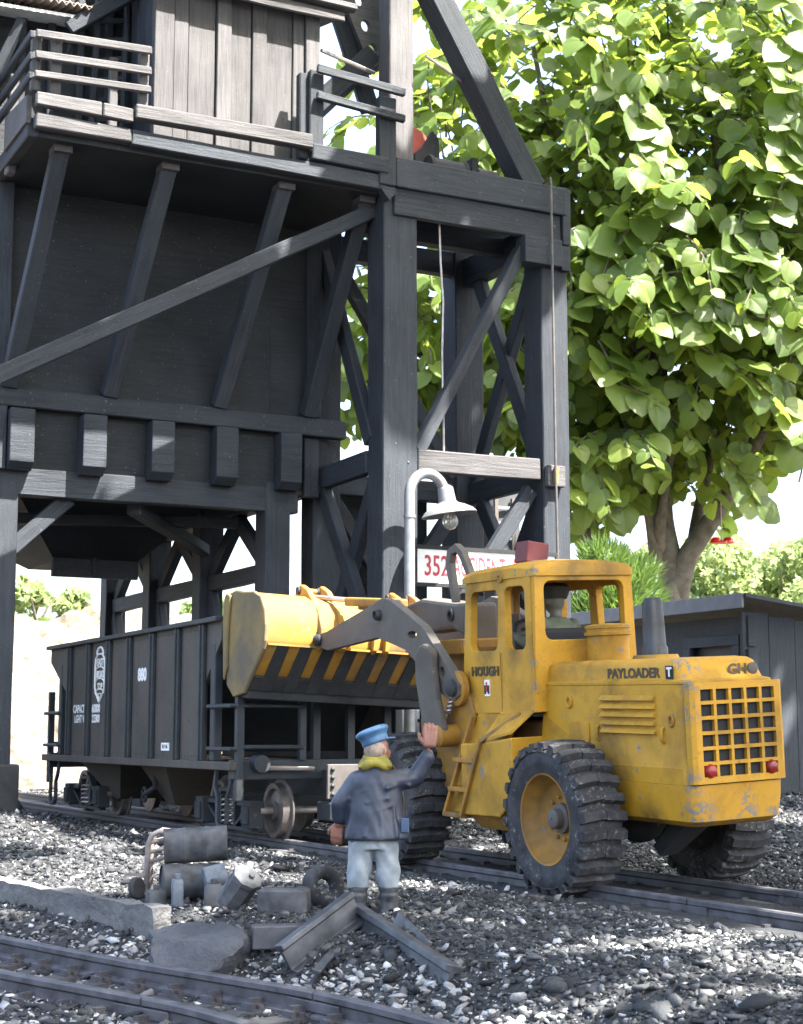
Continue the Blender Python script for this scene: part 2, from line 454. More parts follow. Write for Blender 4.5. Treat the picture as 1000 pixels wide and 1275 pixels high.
# side bracing between the portal posts (right wall seen through the portal, left wall mirrors it)
for x in (6.95, 12.45):
    ys = (29.87, 33.6, 37.1, 40.6)
    for a, b in zip(ys, ys[1:]):
        tb('rail_beam', (x, a+0.28, 5.02), (x, b-0.28, 5.02), 0.22, 0.34)
        tb('brace', (x-0.02, a+0.3, 5.2), (x-0.02, (a+b)/2+0.15, 6.4), 0.2, 0.34)
        tb('brace', (x+0.02, b-0.3, 5.2), (x+0.02, (a+b)/2-0.15, 6.4), 0.2, 0.34)
        tb('brace', (x-0.02, b-1.9, 1.3), (x-0.02, b-0.3, 4.8), 0.2, 0.42)
    tb('sill_beam', (x, 29.6, 6.55), (x, 40.9, 6.55), 0.5, 0.42)
tb('lintel', (6.7, 29.75, 6.42), (12.9, 29.75, 6.42), 0.30, 0.50)
tb('lintel', (6.7, 40.6, 6.42), (12.9, 40.6, 6.42), 0.30, 0.50)
tb('knee_brace', (7.15, 29.95, 5.15), (8.25, 29.95, 6.2), 0.24, 0.30)
# chute under the bin
ch = MB()
r0 = [(7.25,31.0,6.9), (12.1,31.0,6.9), (12.1,39.5,6.9), (7.25,39.5,6.9)]
r1 = [(9.1,34.0,5.45), (10.9,34.0,5.45), (10.9,36.2,5.45), (9.1,36.2,5.45)]
ch.loft([r0, r1]); ch.build('chute', PLY, tower)
MB().box((9.05,33.9,5.1), (10.95,34.05,5.5)).build('chute_lip', W, tower)
tb('chute_bearer', (7.2, 32.3, 6.05), (12.2, 31.2, 6.12), 0.25, 0.22, M_['wood'])
tb('chute_bearer', (9.6, 30.1, 6.1), (12.2, 33.2, 5.75), 0.3, 0.22)
tb('chute_bearer', (9.0, 38.0, 5.9), (12.2, 38.0, 5.9), 0.3, 0.22)
MB().tube([(9.95,33.88,5.6),(9.95,33.86,5.25),(9.98,33.9,5.1)], 0.05, 6).build('chute_latch', M_['soot_steel'], tower, True)
# bin
for x0, x1 in ((6.85, 12.26), (12.265, 13.55)):
    MB().box((x0, 29.64, 6.62), (x1, 29.80, 12.3)).build('bin_wall', PLY, tower)
MB().box((6.86,29.86,6.64), (7.06,40.8,12.3)).build('bin_wall', PLY, tower)
MB().box((13.3,29.86,6.64), (13.5,40.8,12.3)).build('bin_wall', PLY, tower)
MB().box((6.86,40.6,6.64), (13.5,40.8,12.3)).build('bin_wall', PLY, tower)
MB().box((6.9,29.85,6.66), (13.4,40.7,6.86)).build('bin_floor', PLY, tower)
tb('bin_beam', (6.6, 29.50, 7.98), (13.86, 29.50, 7.93), 0.26, 0.37)
for x in (7.16, 8.54, 9.89, 11.21, 12.58):
    lo = 6.62
    o = MB().plate([(x-0.23,29.62,7.74),(x-0.23,29.22,7.74),(x-0.23,29.22,lo+0.12),(x-0.23,29.40,lo-0.02),(x-0.23,29.62,lo-0.02)], (0.46,0,0)).build('corbel', W, tower, bevel=0.02)
post(12.98, 13.30, 29.50, 29.64, 6.5, 7.72)
post(6.62, 6.92, 29.40, 29.70, 6.6, 12.1); post(13.02, 13.34, 29.50, 29.63, 8.15, 12.0)
for x0, x1 in ((7.19,6.92), (9.19,8.85), (11.5,11.1), (13.2,13.02)):
    tb('strut', (x0, 27.25, 12.10), (x1, 29.44, 8.18), 0.30, 0.30, up=(0,1,0))
    MB().box((x0-0.17,27.05,11.98), (x0+0.17,27.42,12.12)).build('strut_shoe', W_SUN, tower, bevel=0.015)
tb('long_brace', (13.8, 27.28, 12.12), (4.6, 27.28, 6.95), 0.20, 0.30)
# deck
MB().box((6.66,26.86,12.10), (13.4,40.9,12.26)).build('deck_underside', PLY, tower)
tb('deck_edge', (6.58, 26.72, 12.33), (8.3, 26.72, 12.33), 0.20, 0.26, W_SUN)  # sunlit end in the paler copy; the edge goes on dark
tb('deck_edge', (8.31, 26.74, 12.31), (13.4, 26.74, 12.28), 0.20, 0.28)
tb('deck_edge', (6.60, 26.84, 12.25), (6.60, 33.5, 12.25), 0.22, 0.34)
for x0, x1 in ((6.56,7.72), (7.75,8.30)):
    tb('toe_board', (x0, 26.62, 12.68), (x1, 26.62, 12.68), 0.16, 0.25, W_SUN)
tb('toe_board', (8.33, 26.58, 12.75), (11.78, 26.58, 12.78), 0.20, 0.27, W_SUN)
tb('toe_board', (11.8, 26.66, 12.62), (13.42, 26.66, 12.60), 0.20, 0.30)
for i in range(22):
    tb('deck_board', (6.72+0.305*i, 26.86, 12.32), (6.72+0.305*i, 29.9, 12.32), 0.29, 0.09, warp=0.006)
# balcony rails on the left corner
for z in (13.86, 13.47, 13.12):
    tb('rail', (6.50, 26.52, z-0.03), (8.60, 26.52, z+0.07), 0.09, 0.14, W_SUN, warp=0.008)  # front rails in the sunlit tone, side rails dark
    tb('rail', (6.46, 26.60, z-0.02), (6.46, 33.0, z+0.02), 0.09, 0.15, warp=0.008)
for x in (6.55, 6.9, 8.5): post(x-0.09, x+0.09, 26.60, 26.74, 12.83, 13.92, W_SUN)
for y in (28.6, 30.6, 32.8): post(6.54, 6.70, y-0.12, y+0.12, 11.95, 13.85, W_SUN)
MB().plate([(6.44,26.8,12.3),(6.44,28.4,12.3),(6.44,28.4,12.95),(6.44,26.8,12.8)], (0.1,0,0)).build('end_board', W_SUN, tower, bevel=0.01)
# hut on the deck
hut = MB().box((8.98,27.36,12.4), (12.2,31.8,17.0)).build('hut', PLY, tower)
hx = 8.86
for wd, pr, m in ((0.38,0.10,W_SUN), (0.29,0.05,W_SUN), (0.55,0.03,W_SUN), (0.30,0.10,W_SUN), (0.42,0.03,W_SUN), (0.30,0.09,W_SUN), (0.55,0.02,W_SUN), (0.24,0.06,W_SUN), (0.30,0.12,W_SUN)):  # front boards take the sunlit tone, side boards the dark one
    beam('wall_board', (hx+wd/2, 27.30-pr/2, 12.42), (hx+wd/2, 27.30-pr/2, 16.9), wd-0.012, 0.1+pr, m, hut, (0,1,0), 0.012, warp=0.006); hx += wd
for i in range(10):
    y = 27.6+0.42*i; beam('wall_board', (8.94, y, 12.42), (8.94, y, 16.9), 0.40, 0.09, W, hut, (1,0,0), 0.012)
    beam('wall_board', (12.26, y, 12.42), (12.26, y, 16.9), 0.40, 0.09, W, hut, (1,0,0), 0.012)
# roof with a front eave above the boards
rf = MB().plate([(8.2,26.98,15.68),(12.75,26.98,15.68),(12.75,32.3,16.9),(8.2,32.3,16.9)], (0,0,0.14)); rf.build('roof', W, tower, bevel=0.01)
tb('eave_board', (8.2, 26.93, 15.58), (12.62, 26.93, 15.58), 0.08, 0.2, W_SUN); tb('eave_board', (8.2, 26.89, 15.80), (12.85, 26.89, 15.80), 0.2, 0.12, W_SUN)
# gallery wall and ladder left of the hut
MB().box((5.6,29.2,12.3), (8.95,29.36,16.6)).build('gallery_wall', PLY, tower)
for i in range(6):
    post(5.7+0.56*i, 5.7+0.56*i+0.14, 29.06, 29.2, 12.3, 16.0)
for x in (8.05, 8.62): tb('ladder_stile', (x, 28.4, 12.4), (x+0.25, 28.9, 16.6), 0.10, 0.16)
for i in range(9):
    t = 0.4+0.42*i; tb('ladder_rung', (8.05+t*0.06, 28.40+t*0.12, 12.4+t), (8.62+t*0.06, 28.40+t*0.12, 12.55+t), 0.08, 0.10)
post(8.25, 8.42, 27.9, 28.05, 12.4, 14.3, W_SUN)
# corrugated eave of the upper gallery
v = []; n = 48
for i in range(n+1):
    x = 4.5 + 3.5*i/n; z = 15.34 + 0.05*math.cos(2*PI*i/2.0) ; v.append((x, z))
cm = MB(); cm.loft([[(x, y, z+dz+(y-28.3)*0.25) for x, z in v] for y, dz in ((28.3,0.0),(30.5,0.0))], caps=False)
co = cm.build('corrugated_roof', plain('rusty corrugated metal', (0.34,0.27,0.23), 0.7, 0, 0.3, 6), tower, True); so = co.modifiers.new('thick', 'SOLIDIFY'); so.thickness = 0.03
MB().plate([(4.5,28.42,15.02),(7.9,28.42,15.16),(7.9,29.2,15.3),(4.5,29.2,15.2)], (0,0,0.06)).build('soffit', M_['white'], tower)
tb('gallery_brace', (6.3, 28.9, 13.8), (6.75, 28.6, 15.0), 0.14, 0.18); tb('gallery_beam', (7.6, 28.5, 14.95), (9.0, 28.2, 16.0), 0.16, 0.3)
# right deck rail
for z, h in ((14.15, 0.17), (13.62, 0.16)): tb('rail', (11.85, 26.50, z+0.08), (13.72, 26.50, z-0.05), 0.10, h)
post(11.76, 12.04, 26.60, 26.80, 12.62, 14.25); post(13.22, 13.58, 26.60, 26.80, 12.22, 14.0)
post(11.6, 11.78, 26.7, 26.9, 12.5, 14.2)
MB().plate([(13.22,26.62,12.2),(13.58,26.62,12.2),(13.58,26.62,12.08),(13.45,26.62,11.94)], (0,0.2,0)).build('rail_foot', W, tower)

# hoist frame
post(13.42, 14.16, 26.82, 27.5, 0.3, 12.86)                       # front left
post(13.64, 14.17, 26.98, 27.5, 12.88, 18.5, W_SUN)  # upper post in the sunlit tone, its lower length dark
post(17.0, 17.62, 26.82, 27.5, 0.3, 12.86)                        # front right
post(13.36, 13.98, 29.9, 30.5, 0.3, 12.3)                         # back left
post(16.9, 17.6, 30.2, 30.9, 0.3, 12.9)                           # back right
tb('cap_board', (13.62, 26.74, 12.55), (17.55, 26.74, 12.55), 0.14, 0.58)
tb('cap_board', (13.62, 26.79, 11.99), (17.45, 26.79, 11.99), 0.06, 0.54)
MB().box((17.47,26.7,11.65), (17.66,27.6,12.84)).build('cap_end', W, tower, bevel=0.02)
o = MB().box((16.51,26.62,11.14), (17.40,27.0,11.70)).build('corbel', W, tower, bevel=0.02)
MB().box((17.42,26.7,11.1), (17.64,27.3,11.62)).build('corbel', W, tower, bevel=0.02)
tb('girt', (14.17, 26.92, 6.94), (16.93, 26.92, 6.97), 0.24, 0.42, W_SUN)  # front girt toned as sunlit, the other girts dark
tb('girt', (13.5, 27.5, 6.95), (13.5, 29.95, 6.95), 0.24, 0.45)
tb('girt', (17.3, 27.5, 6.95), (17.3, 30.3, 6.95), 0.24, 0.45)
tb('girt', (13.9, 30.4, 6.95), (17.0, 30.4, 6.95), 0.24, 0.45)
for y in (27.1, 28.6, 30.4): tb('deck_beam', (13.5, y, 12.1), (17.5, y, 12.1), 0.3, 0.5)
tb('deck_beam', (17.25, 27.3, 11.9), (17.25, 30.6, 11.9), 0.3, 0.62)
for i in range(11): tb('platform_board', (13.55, 26.98+0.34*i, 12.82), (17.5, 26.98+0.34*i, 12.82), 0.32, 0.08)
tb('brace', (16.62, 26.98, 11.5), (14.22, 26.98, 7.12), 0.22, 0.34, up=(0,1,0))
def side_braces(x):
    tb('brace', (x, 29.9, 11.9), (x, 27.45, 7.35), 0.2, 0.34)
    tb('brace', (x, 29.72, 6.7), (x, 27.45, 3.5), 0.2, 0.34)
    tb('brace', (x+0.15, 27.5, 6.7), (x+0.15, 29.8, 3.4), 0.2, 0.34)
side_braces(13.5); side_braces(17.25)
tb('brace', (17.35, 27.5, 11.6), (17.35, 30.2, 7.2), 0.2, 0.34)
tb('brace', (14.0, 30.3, 11.8), (16.9, 30.3, 7.3), 0.2, 0.3); tb('brace', (14.1, 30.5, 6.6), (16.9, 30.5, 2.6), 0.2, 0.3)
tb('brace', (16.9, 30.3, 6.6), (14.1, 30.3, 2.6), 0.2, 0.3); tb('brace', (14.2, 27.15, 2.7), (16.9, 27.15, 6.6), 0.2, 0.3)
tb('girt', (14.0, 30.4, 2.3), (17.0, 30.4, 2.3), 0.24, 0.4); tb('girt', (14.1, 27.1, 2.2), (17.0, 27.1, 2.2), 0.24, 0.4)
MB().box((13.95,31.0,2.0), (16.6,31.2,7.0)).build('back_panel', PLY, tower)
tb('raking_brace', (17.0, 27.2, 12.86), (13.75, 27.2, 18.3), 0.50, 0.52, up=(0,1,0))
# conduit and cable
MB().tube([(17.02,26.72,12.88),(17.06,26.52,12.93),(17.07,26.52,12.8),(17.12,26.56,7.0),(17.15,26.56,4.4)], 0.026, 8).build('conduit', plain('dull conduit', (0.10,0.09,0.085), 0.5, 0.3), tower, True)
MB().box((17.02,26.66,6.62), (17.42,26.81,7.05)).build('junction_box', W_SUN, tower, bevel=0.02)
MB().tube([(17.16,26.62,6.68),(17.17,26.6,7.0)], 0.055, 8).build('conduit_clip', plain('brass', (0.5,0.3,0.1), 0.4, 0.6), tower, True)
MB().tube([(14.75,27.0,11.75),(14.8,27.05,11.0),(14.86,27.06,10.2),(14.83,27.05,9.2),(14.86,27.05,7.16)], 0.022, 6).build('cable', M_['steel'], tower, True)
MB().tube([(14.3,26.7,15.05),(15.6,27.4,14.98)], 0.03, 6).build('tie_rod', M_['steel'], tower, True)
MB().tube([(12.25,27.2,14.95),(13.6,27.6,14.9)], 0.04, 6).build('tie_rod', M_['steel'], tower, True)
nl = MB(); Rq = random.Random(4)
def nail(x, y, z, r=0.022): nl.add([(x-r,y,z-r),(x+r,y,z-r),(x+r,y,z+r),(x-r,y,z+r),(x,y-r*0.6,z)], [(0,1,4),(1,2,4),(2,3,4),(3,0,4)])
for x in (13.75, 14.6, 15.5, 16.4, 17.3):
    for z in (12.62, 12.40): nail(x+Rq.uniform(-.1,.1), 26.668, z)
    nail(x, 26.758, 12.02)
for x in (7.3, 8.9, 10.4, 11.9, 13.4):
    for z in (8.05, 7.86): nail(x+Rq.uniform(-.2,.2), 29.366, z)
for z in (2.5, 4, 5.6, 7.0, 8.4, 9.7, 11.2):
    for x in (13.6, 13.95): nail(x+Rq.uniform(-.1,.1), 26.818, z+Rq.uniform(-.3,.3))
    nail(17.3, 26.818, z)
stuff(nl.build('nail_heads', W_SUN, tower))
# bucket hoist head seen above the right rail
post(12.55, 12.9, 29.4, 29.8, 12.4, 17.5, W_SUN)
tb('hoist_arm', (12.7, 28.5, 14.3), (13.8, 28.0, 15.5), 0.30, 0.42); tb('hoist_arm', (13.85, 28.3, 14.4), (12.95, 28.6, 17.4), 0.26, 0.36)
gp = [(13.1,28.05,16.6),(13.78,28.05,15.1),(14.1,28.05,15.3),(14.1,28.05,17.2),(13.3,28.05,17.2)]
holes = [[(cx+0.1*math.cos(a), 28.05, cz+0.13*math.sin(a)) for a in np.linspace(0, 2*PI, 12, endpoint=False)] for cx, cz in ((13.78,15.62),(13.62,16.1),(13.48,16.62))]
MB().plate(gp, (0,0.12,0), holes).build('gusset_plate', W_SUN, tower)

# winch standing on the platform
winch = tag(empty('winch', (15.3, 28.0, 12.86)), 'small winch with a red disc and dark drum on top of the hoist platform', 'winch')
MB().lathe([(0.45,0),(0.48,0.04),(0.45,0.10)], rot_to((0.25,-1,0.0), (14.85,28.35,13.75)), 28).build('disc', plain('faded red paint', (0.50,0.09,0.06), 0.5), winch, True)
MB().plate([(14.75,28.0,12.87),(15.35,28.0,12.87),(15.3,28.0,13.95),(15.15,28.0,14.12),(14.95,28.0,13.75),(14.72,28.0,13.55)], (0,0.14,0)).build('bracket', M_['soot_steel'], winch, bevel=0.02)
MB().lathe([(0.22,0),(0.24,0.05),(0.2,0.1),(0.2,0.8),(0.24,0.85),(0.22,0.9)], rot_to((1,0.05,0.0), (14.8,27.6,13.16)), 18).build('drum', M_['soot_steel'], winch, True)
MB().box((15.75,27.42,12.87), (15.9,27.8,13.45)).build('flange', M_['soot_steel'], winch, bevel=0.02)
MB().lathe([(0.19,0),(0.19,0.5),(0.12,0.55)], rot_to((1,0.05,-0.02), (15.92,27.62,13.12)), 16).build('motor', M_['arm_grey'], winch, True)
MB().box((14.6,27.4,12.862), (16.9,28.4,12.94)).build('base', M_['soot_steel'], winch)
# ------------------------------------------------------------------ tracks
def spline(pts, n=8):
    P_ = [Vector((*p, 0)) for p in pts]; out = []
    for i in range(len(P_)-1):
        a = P_[max(i-1,0)]; b = P_[i]; c = P_[i+1]; d = P_[min(i+2,len(P_)-1)]
        for k in range(n):
            t = k/n
            out.append(0.5*((2*b)+(c-a)*t+(2*a-5*b+4*c-d)*t*t+(-a+3*b-3*c+d)*t**3))
    out.append(P_[-1]); return out
RPROF = [(-0.085,0),(0.085,0),(0.085,0.02),(0.022,0.045),(0.022,0.125),(0.048,0.145),(0.048,0.185),(0.036,0.2),(-0.036,0.2),(-0.048,0.185),(-0.048,0.145),(-0.022,0.125),(-0.022,0.045),(-0.085,0.02)]
def rail_mesh(pts, z0, k=1.0):
    rings = []
    for i, p in enumerate(pts):
        t = (pts[min(i+1,len(pts)-1)]-pts[max(i-1,0)]).normalized(); nrm = Vector((t.y,-t.x,0))
        rings.append([p + nrm*(a*k) + Vector((0,0,z0+b*k)) for a, b in RPROF])
    return MB().loft(rings)
def rail_mat():
    t = NT('sooty rail steel', 0.5, 0.3); v = t.tc.outputs['Object']
    n = t.noise(v, 5, 5); f = t.noise(v, 28, 3)
    c = t.ramp(n, [(0.35, (0.06,0.058,0.064)), (0.7, (0.135,0.13,0.145))]); c = t.mix(t.ramp(f, [(0.62, 0.0), (0.75, 0.5)]), c, (0.16,0.14,0.13))
    t.color(c).bump(f, 0.2, 0.01); t.rough(t.ramp(n, [(0.3, 0.42), (0.7, 0.7)])); return t.m
M_['rail'] = rail_mat()
M_['sleeper'] = wood('tarred sleeper', (0.03,0.03,0.032), (0.075,0.073,0.075), (8, 1, 8))
mt = tag(empty('railway_track', (10.62, 24, 0)), 'straight railway track running under the yellow loader and the hopper car', 'railway track')
for x in (9.92, 11.32):
    for a, b in ((4.0, 13.05), (13.07, 27.4), (27.42, 62)):
        rail_mesh([Vector((x, y, 0)) for y in np.linspace(a, b, max(2, int((b-a)/2)))], -0.05).build('rail', M_['rail'], mt, True)
    for yj in (13.06, 27.41):
        for s in (-1, 1):
            MB().box((x+s*0.024-0.014, yj-0.3, 0.005), (x+s*0.024+0.014, yj+0.3, 0.085)).build('fish_plate', M_['rail'], mt, bevel=0.006)
slm = MB().box((-1.15,-0.13,-0.12), (1.15,0.13,0.0)).mesh('sleeper'); slm.materials.append(M_['sleeper'])
chm = MB().box((-0.20,-0.10,-0.02),(0.20,0.10,0.008)).box((-0.19,-0.06,0), (-0.05,0.06,0.05)).box((-0.15,-0.03,0.05), (-0.05,0.03,0.085)).box((0.05,-0.06,0), (0.19,0.06,0.05)).box((0.05,-0.03,0.05), (0.15,0.03,0.085)).box((-0.14,-0.10,0.0),(-0.09,0.10,0.04)).box((0.09,-0.10,0.0),(0.14,0.10,0.04)).mesh('chair'); chm.materials.append(M_['rail'])
y = 5.0
while y < 50:
    link('sleeper', slm, mt, None, Matrix.Translation((10.62+random.uniform(-.06,.06), y, -0.052+random.uniform(-.02,.015))) @ Matrix.Rotation(random.uniform(-.03,.03), 4, 'Z'))
    if y < 26:
        for x in (9.92, 11.32): link('rail_chair', chm, mt, None, Matrix.Translation((x, y, -0.052)))
    y += 0.68
ft = tag(empty('railway_track', (4.6, 13, -0.42)), 'curved railway track across the bottom left foreground', 'railway track')
FZ = -0.45
far = spline(RAIL_FAR)
near = []
for i, p in enumerate(far):
    d = (far[min(i+1,len(far)-1)]-far[max(i-1,0)]).normalized(); near.append(p + Vector((d.y,-d.x,0))*1.14)
def cut(pts, yj):
    a = [p for p in pts if p.y > yj+0.012]; b = [p for p in pts if p.y < yj-0.012]
    def at_y(yy):
        for p, q in zip(pts, pts[1:]):
            if (p.y-yy)*(q.y-yy) <= 0: return p.lerp(q, (p.y-yy)/(p.y-q.y))
    return a + [at_y(yj+0.012)], [at_y(yj-0.012)] + b, at_y(yj)
for pts, yj in ((far, 11.85), (near, 12.2)):
    a, b, j = cut(pts, yj)
    for seg in (a, b): rail_mesh(seg, FZ, 1.0).build('rail', M_['rail'], ft, True)
    d = (a[-3]-b[2]).normalized(); nrm = Vector((d.y,-d.x,0))
    for s in (-1, 1):
        m = MB(); q = j + nrm*(0.036*s) + Vector((0,0,FZ+0.085)); m.bar(q-d*0.34, q+d*0.34, 0.028, 0.085); m.build('fish_plate', M_['rail'], ft, bevel=0.008)
def arc(pts, step):
    out = []; acc = 0
    for p, q in zip(pts, pts[1:]):
        L = (q-p).length
        while acc <= L:
            out.append((p.lerp(q, acc/L), (q-p).normalized())); acc += step
        acc -= L
    return out
for p, d in arc(far, 0.52):
    nrm = Vector((d.y,-d.x,0)); mid = p + nrm*0.57
    ang = math.atan2(nrm.y, nrm.x)
    M = Matrix.Translation((mid.x, mid.y, FZ+random.uniform(-.015,.0))) @ Matrix.Rotation(ang, 4, 'Z') @ Matrix.Diagonal((0.8,1,1,1))
    link('sleeper', slm, ft, None, M)
    for r in (p, p + nrm*1.14):
        link('rail_chair', chm, ft, None, Matrix.Translation((r.x, r.y, FZ)) @ Matrix.Rotation(ang, 4, 'Z'))

# ------------------------------------------------------------------ hopper car
car = tag(empty('hopper_car', (10.6, 28.2, 0.15)), 'brown and black ribbed railway hopper car standing under the coaling tower', 'hopper wagon')
M_['car'] = plain('sooty brown car steel', (0.064,0.051,0.042), 0.7, 0, 0.25, 2.2, 0.05, c2=(0.105,0.085,0.070))
M_['rib'] = plain('blue black rib steel', (0.022,0.028,0.034), 0.6, 0, 0.25, 3, 0.05)
def car_mat():
    t = NT('streaked brown car steel', 0.7); v = t.tc.outputs['Object']
    n = t.noise(v, 1.2, 4); s = t.noise(t.mapping(v, (5, 5, 0.35)), 1.4, 6, 0.65); f = t.noise(v, 24, 3)
    c = t.ramp(n, [(0.3, (0.044,0.038,0.032)), (0.7, (0.074,0.063,0.053))]); c = t.mix(t.ramp(s, [(0.50, 0.0), (0.72, 0.6)]), c, (0.045,0.036,0.030))
    c = t.mix(t.ramp(s, [(0.28, 0.5), (0.40, 0.0)]), c, (0.10,0.085,0.07)); c = t.mix(t.ramp(f, [(0.62, 0.0), (0.74, 0.4)]), c, (0.17,0.15,0.13))
    t.color(c).bump(f, 0.15, 0.01); return t.m
M_['car'] = car_mat()
CB = M_['rib']; CS = M_['car']
RIBS = [24.2,25.37,26.67,27.95,29.2,30.5,31.82]
for x in (8.94, 12.26):
    s = -1 if x < 10 else 1
    o = [(24.2,1.32),(31.87,1.32),(31.87,2.42),(33.4,3.22),(33.4,3.5),(23.45,3.5),(23.45,3.2),(24.2,2.5)]
    MB().plate([(x, a, b) for a, b in o], (0.06*-s,0,0)).build('side_panel', CS, car)
    for y in RIBS: MB().box((min(x,x+s*0.07), y-0.10, 1.33), (max(x,x+s*0.07), y+0.10, 3.47)).build('rib', CB, car, bevel=0.015)
    for y in RIBS: MB().box((min(x,x+s*0.10), y-0.03, 1.335), (max(x,x+s*0.10), y+0.03, 3.465)).build('rib_flange', CB, car, bevel=0.008)
    MB().box((min(x-0.03,x+s*0.11), 23.45, 3.48), (max(x+.03,x+s*0.11), 33.42, 3.56)).build('top_chord', CB, car, bevel=0.015)
    MB().box((min(x-0.03,x+s*0.09), 22.8, 1.2), (max(x+.03,x+s*0.09), 33.6, 1.33)).build('side_sill', CS, car, bevel=0.015)
rv = MB()
def rivet(x, y, z, r=0.017): rv.add([(x,y-r,z-r),(x,y+r,z-r),(x,y+r,z+r),(x,y-r,z+r),(x-r*0.9,y,z)], [(0,1,4),(1,2,4),(2,3,4),(3,0,4)])
for y in RIBS:
    for i in range(15): rivet(8.868, y-0.065, 1.45+0.14*i)
for a, b in zip(RIBS, RIBS[1:]):
    n = 6
    for i in range(n):
        yy = a+0.18+(b-a-0.36)*i/(n-1); rivet(8.938, yy, 1.40); rivet(8.938, yy, 3.40)
for y0, d in ((24.2,1),(27.95,-1),(27.95,1),(31.82,-1)):
    for i in range(6): rivet(8.938, y0+d*(0.35+0.32*i), 2.1-0.13*i)
stuff(rv.build('rivets', CS, car))
MB().plate([(9.0,23.5,3.45),(12.2,23.5,3.45),(12.2,25.7,1.45),(9.0,25.7,1.45)], (0,0.04,0.04)).build('slope_sheet', CB, car); MB().plate([(9.0,33.35,3.45),(12.2,33.35,3.45),(12.2,31.0,1.45),(9.0,31.0,1.45)], (0,-0.04,0.04)).build('slope_sheet', CB, car)
for y in (25.4, 28.2, 30.9): MB().box((9.0,y-0.04,2.9), (12.2,y+0.04,3.2)).build('cross_brace', CB, car)
def hop(y0, y1, ya, yb):
    m = MB(); m.loft([[(9.3,y0,1.3),(11.9,y0,1.3),(11.9,y1,1.3),(9.3,y1,1.3)], [(9.75,ya,0.48),(11.45,ya,0.48),(11.45,yb,0.48),(9.75,yb,0.48)]]); m.build('discharge_chute', CS, car)
hop(27.15, 28.7, 27.75, 28.15); hop(29.6, 32.6, 31.0, 31.5)
MB().box((10.4,22.7,0.8), (10.8,33.7,1.2)).build('centre_sill', CB, car)
MB().tube([(9.5,28.15,1.0),(9.45,28.0,0.8),(9.45,28.6,0.65)], 0.05, 8).tube([(9.45,28.6+0.12*math.cos(a),0.65+0.12*math.sin(a)) for a in np.linspace(0,2*PI,14,endpoint=False)], 0.03, 6, True).build('door_latch', M_['soot_steel'], car, True)
def truck(yc):
    t = MB()
    for x in (9.56, 11.68):
        m = MB()
        m.bar((x,yc-1.15,0.66),(x,yc-0.45,0.66),0.12,0.07); m.bar((x,yc-0.5,0.66),(x,yc-0.25,0.86),0.12,0.07); m.bar((x,yc-0.28,0.86),(x,yc+0.28,0.86),0.12,0.07)
        m.bar((x,yc+0.25,0.86),(x,yc+0.5,0.66),0.12,0.07); m.bar((x,yc+0.45,0.66),(x,yc+1.15,0.66),0.12,0.07)
        m.bar((x,yc-1.1,0.27),(x,yc+1.1,0.27),0.12,0.06); m.bar((x,yc-0.95,0.62),(x,yc-0.3,0.30),0.1,0.06); m.bar((x,yc+0.95,0.62),(x,yc+0.3,0.30),0.1,0.06)
        m.bar((x,yc-0.3,0.28),(x,yc-0.3,0.84),0.1,0.07); m.bar((x,yc+0.3,0.28),(x,yc+0.3,0.84),0.1,0.07)
        sf = m.build('side_frame', CB, car, bevel=0.01)
        for dy in (-1.05, 1.05):
            j = MB().box((x-0.14,yc+dy-0.17,0.30), (x+0.1,yc+dy+0.17,0.72)); j.box((x-0.18,yc+dy-0.13,0.36), (x-0.13,yc+dy+0.13,0.64)); j.build('journal_box', M_['soot_steel'], sf, bevel=0.02)
        for dy in (-0.12, 0.12):
            MB().tube([(x-0.02+0.06*math.cos(a), yc+dy+0.06*math.sin(a), 0.32+0.42*a/(2*PI*5)) for a in np.linspace(0, 2*PI*5, 60)], 0.018, 5).build('spring', M_['steel'], sf, True)
    MB().box((9.6,yc-0.2,0.5), (11.64,yc+0.2,0.8)).build('bolster', CB, car, bevel=0.02)
    for dy in (-1.18, 1.18):
        ws = MB(); M = rot_to((1,0,0), (0,yc+dy,0.57)); ws.lathe([(0.06,9.6),(0.06,11.65)], M, 10)
        wheel_o = ws.build('wheel_set', M_['steel'], car, True)
        for x, s in ((9.86,1),(11.38,-1)):
            M = rot_to((s,0,0), (x, yc+dy, 0.57))
            MB().lathe([(0.08,-0.06),(0.14,-0.05),(0.14,0.0),(0.30,0.02),(0.34,-0.04),(0.415,-0.045),(0.425,0.07),(0.49,0.09),(0.485,0.12),(0.30,0.12),(0.08,0.1)], M, 32).build('wheel', plain('worn wheel tread', (0.16,0.14,0.13), 0.5, 0.5, 0.3, 5), wheel_o, True)
truck(24.6); truck(32.6)
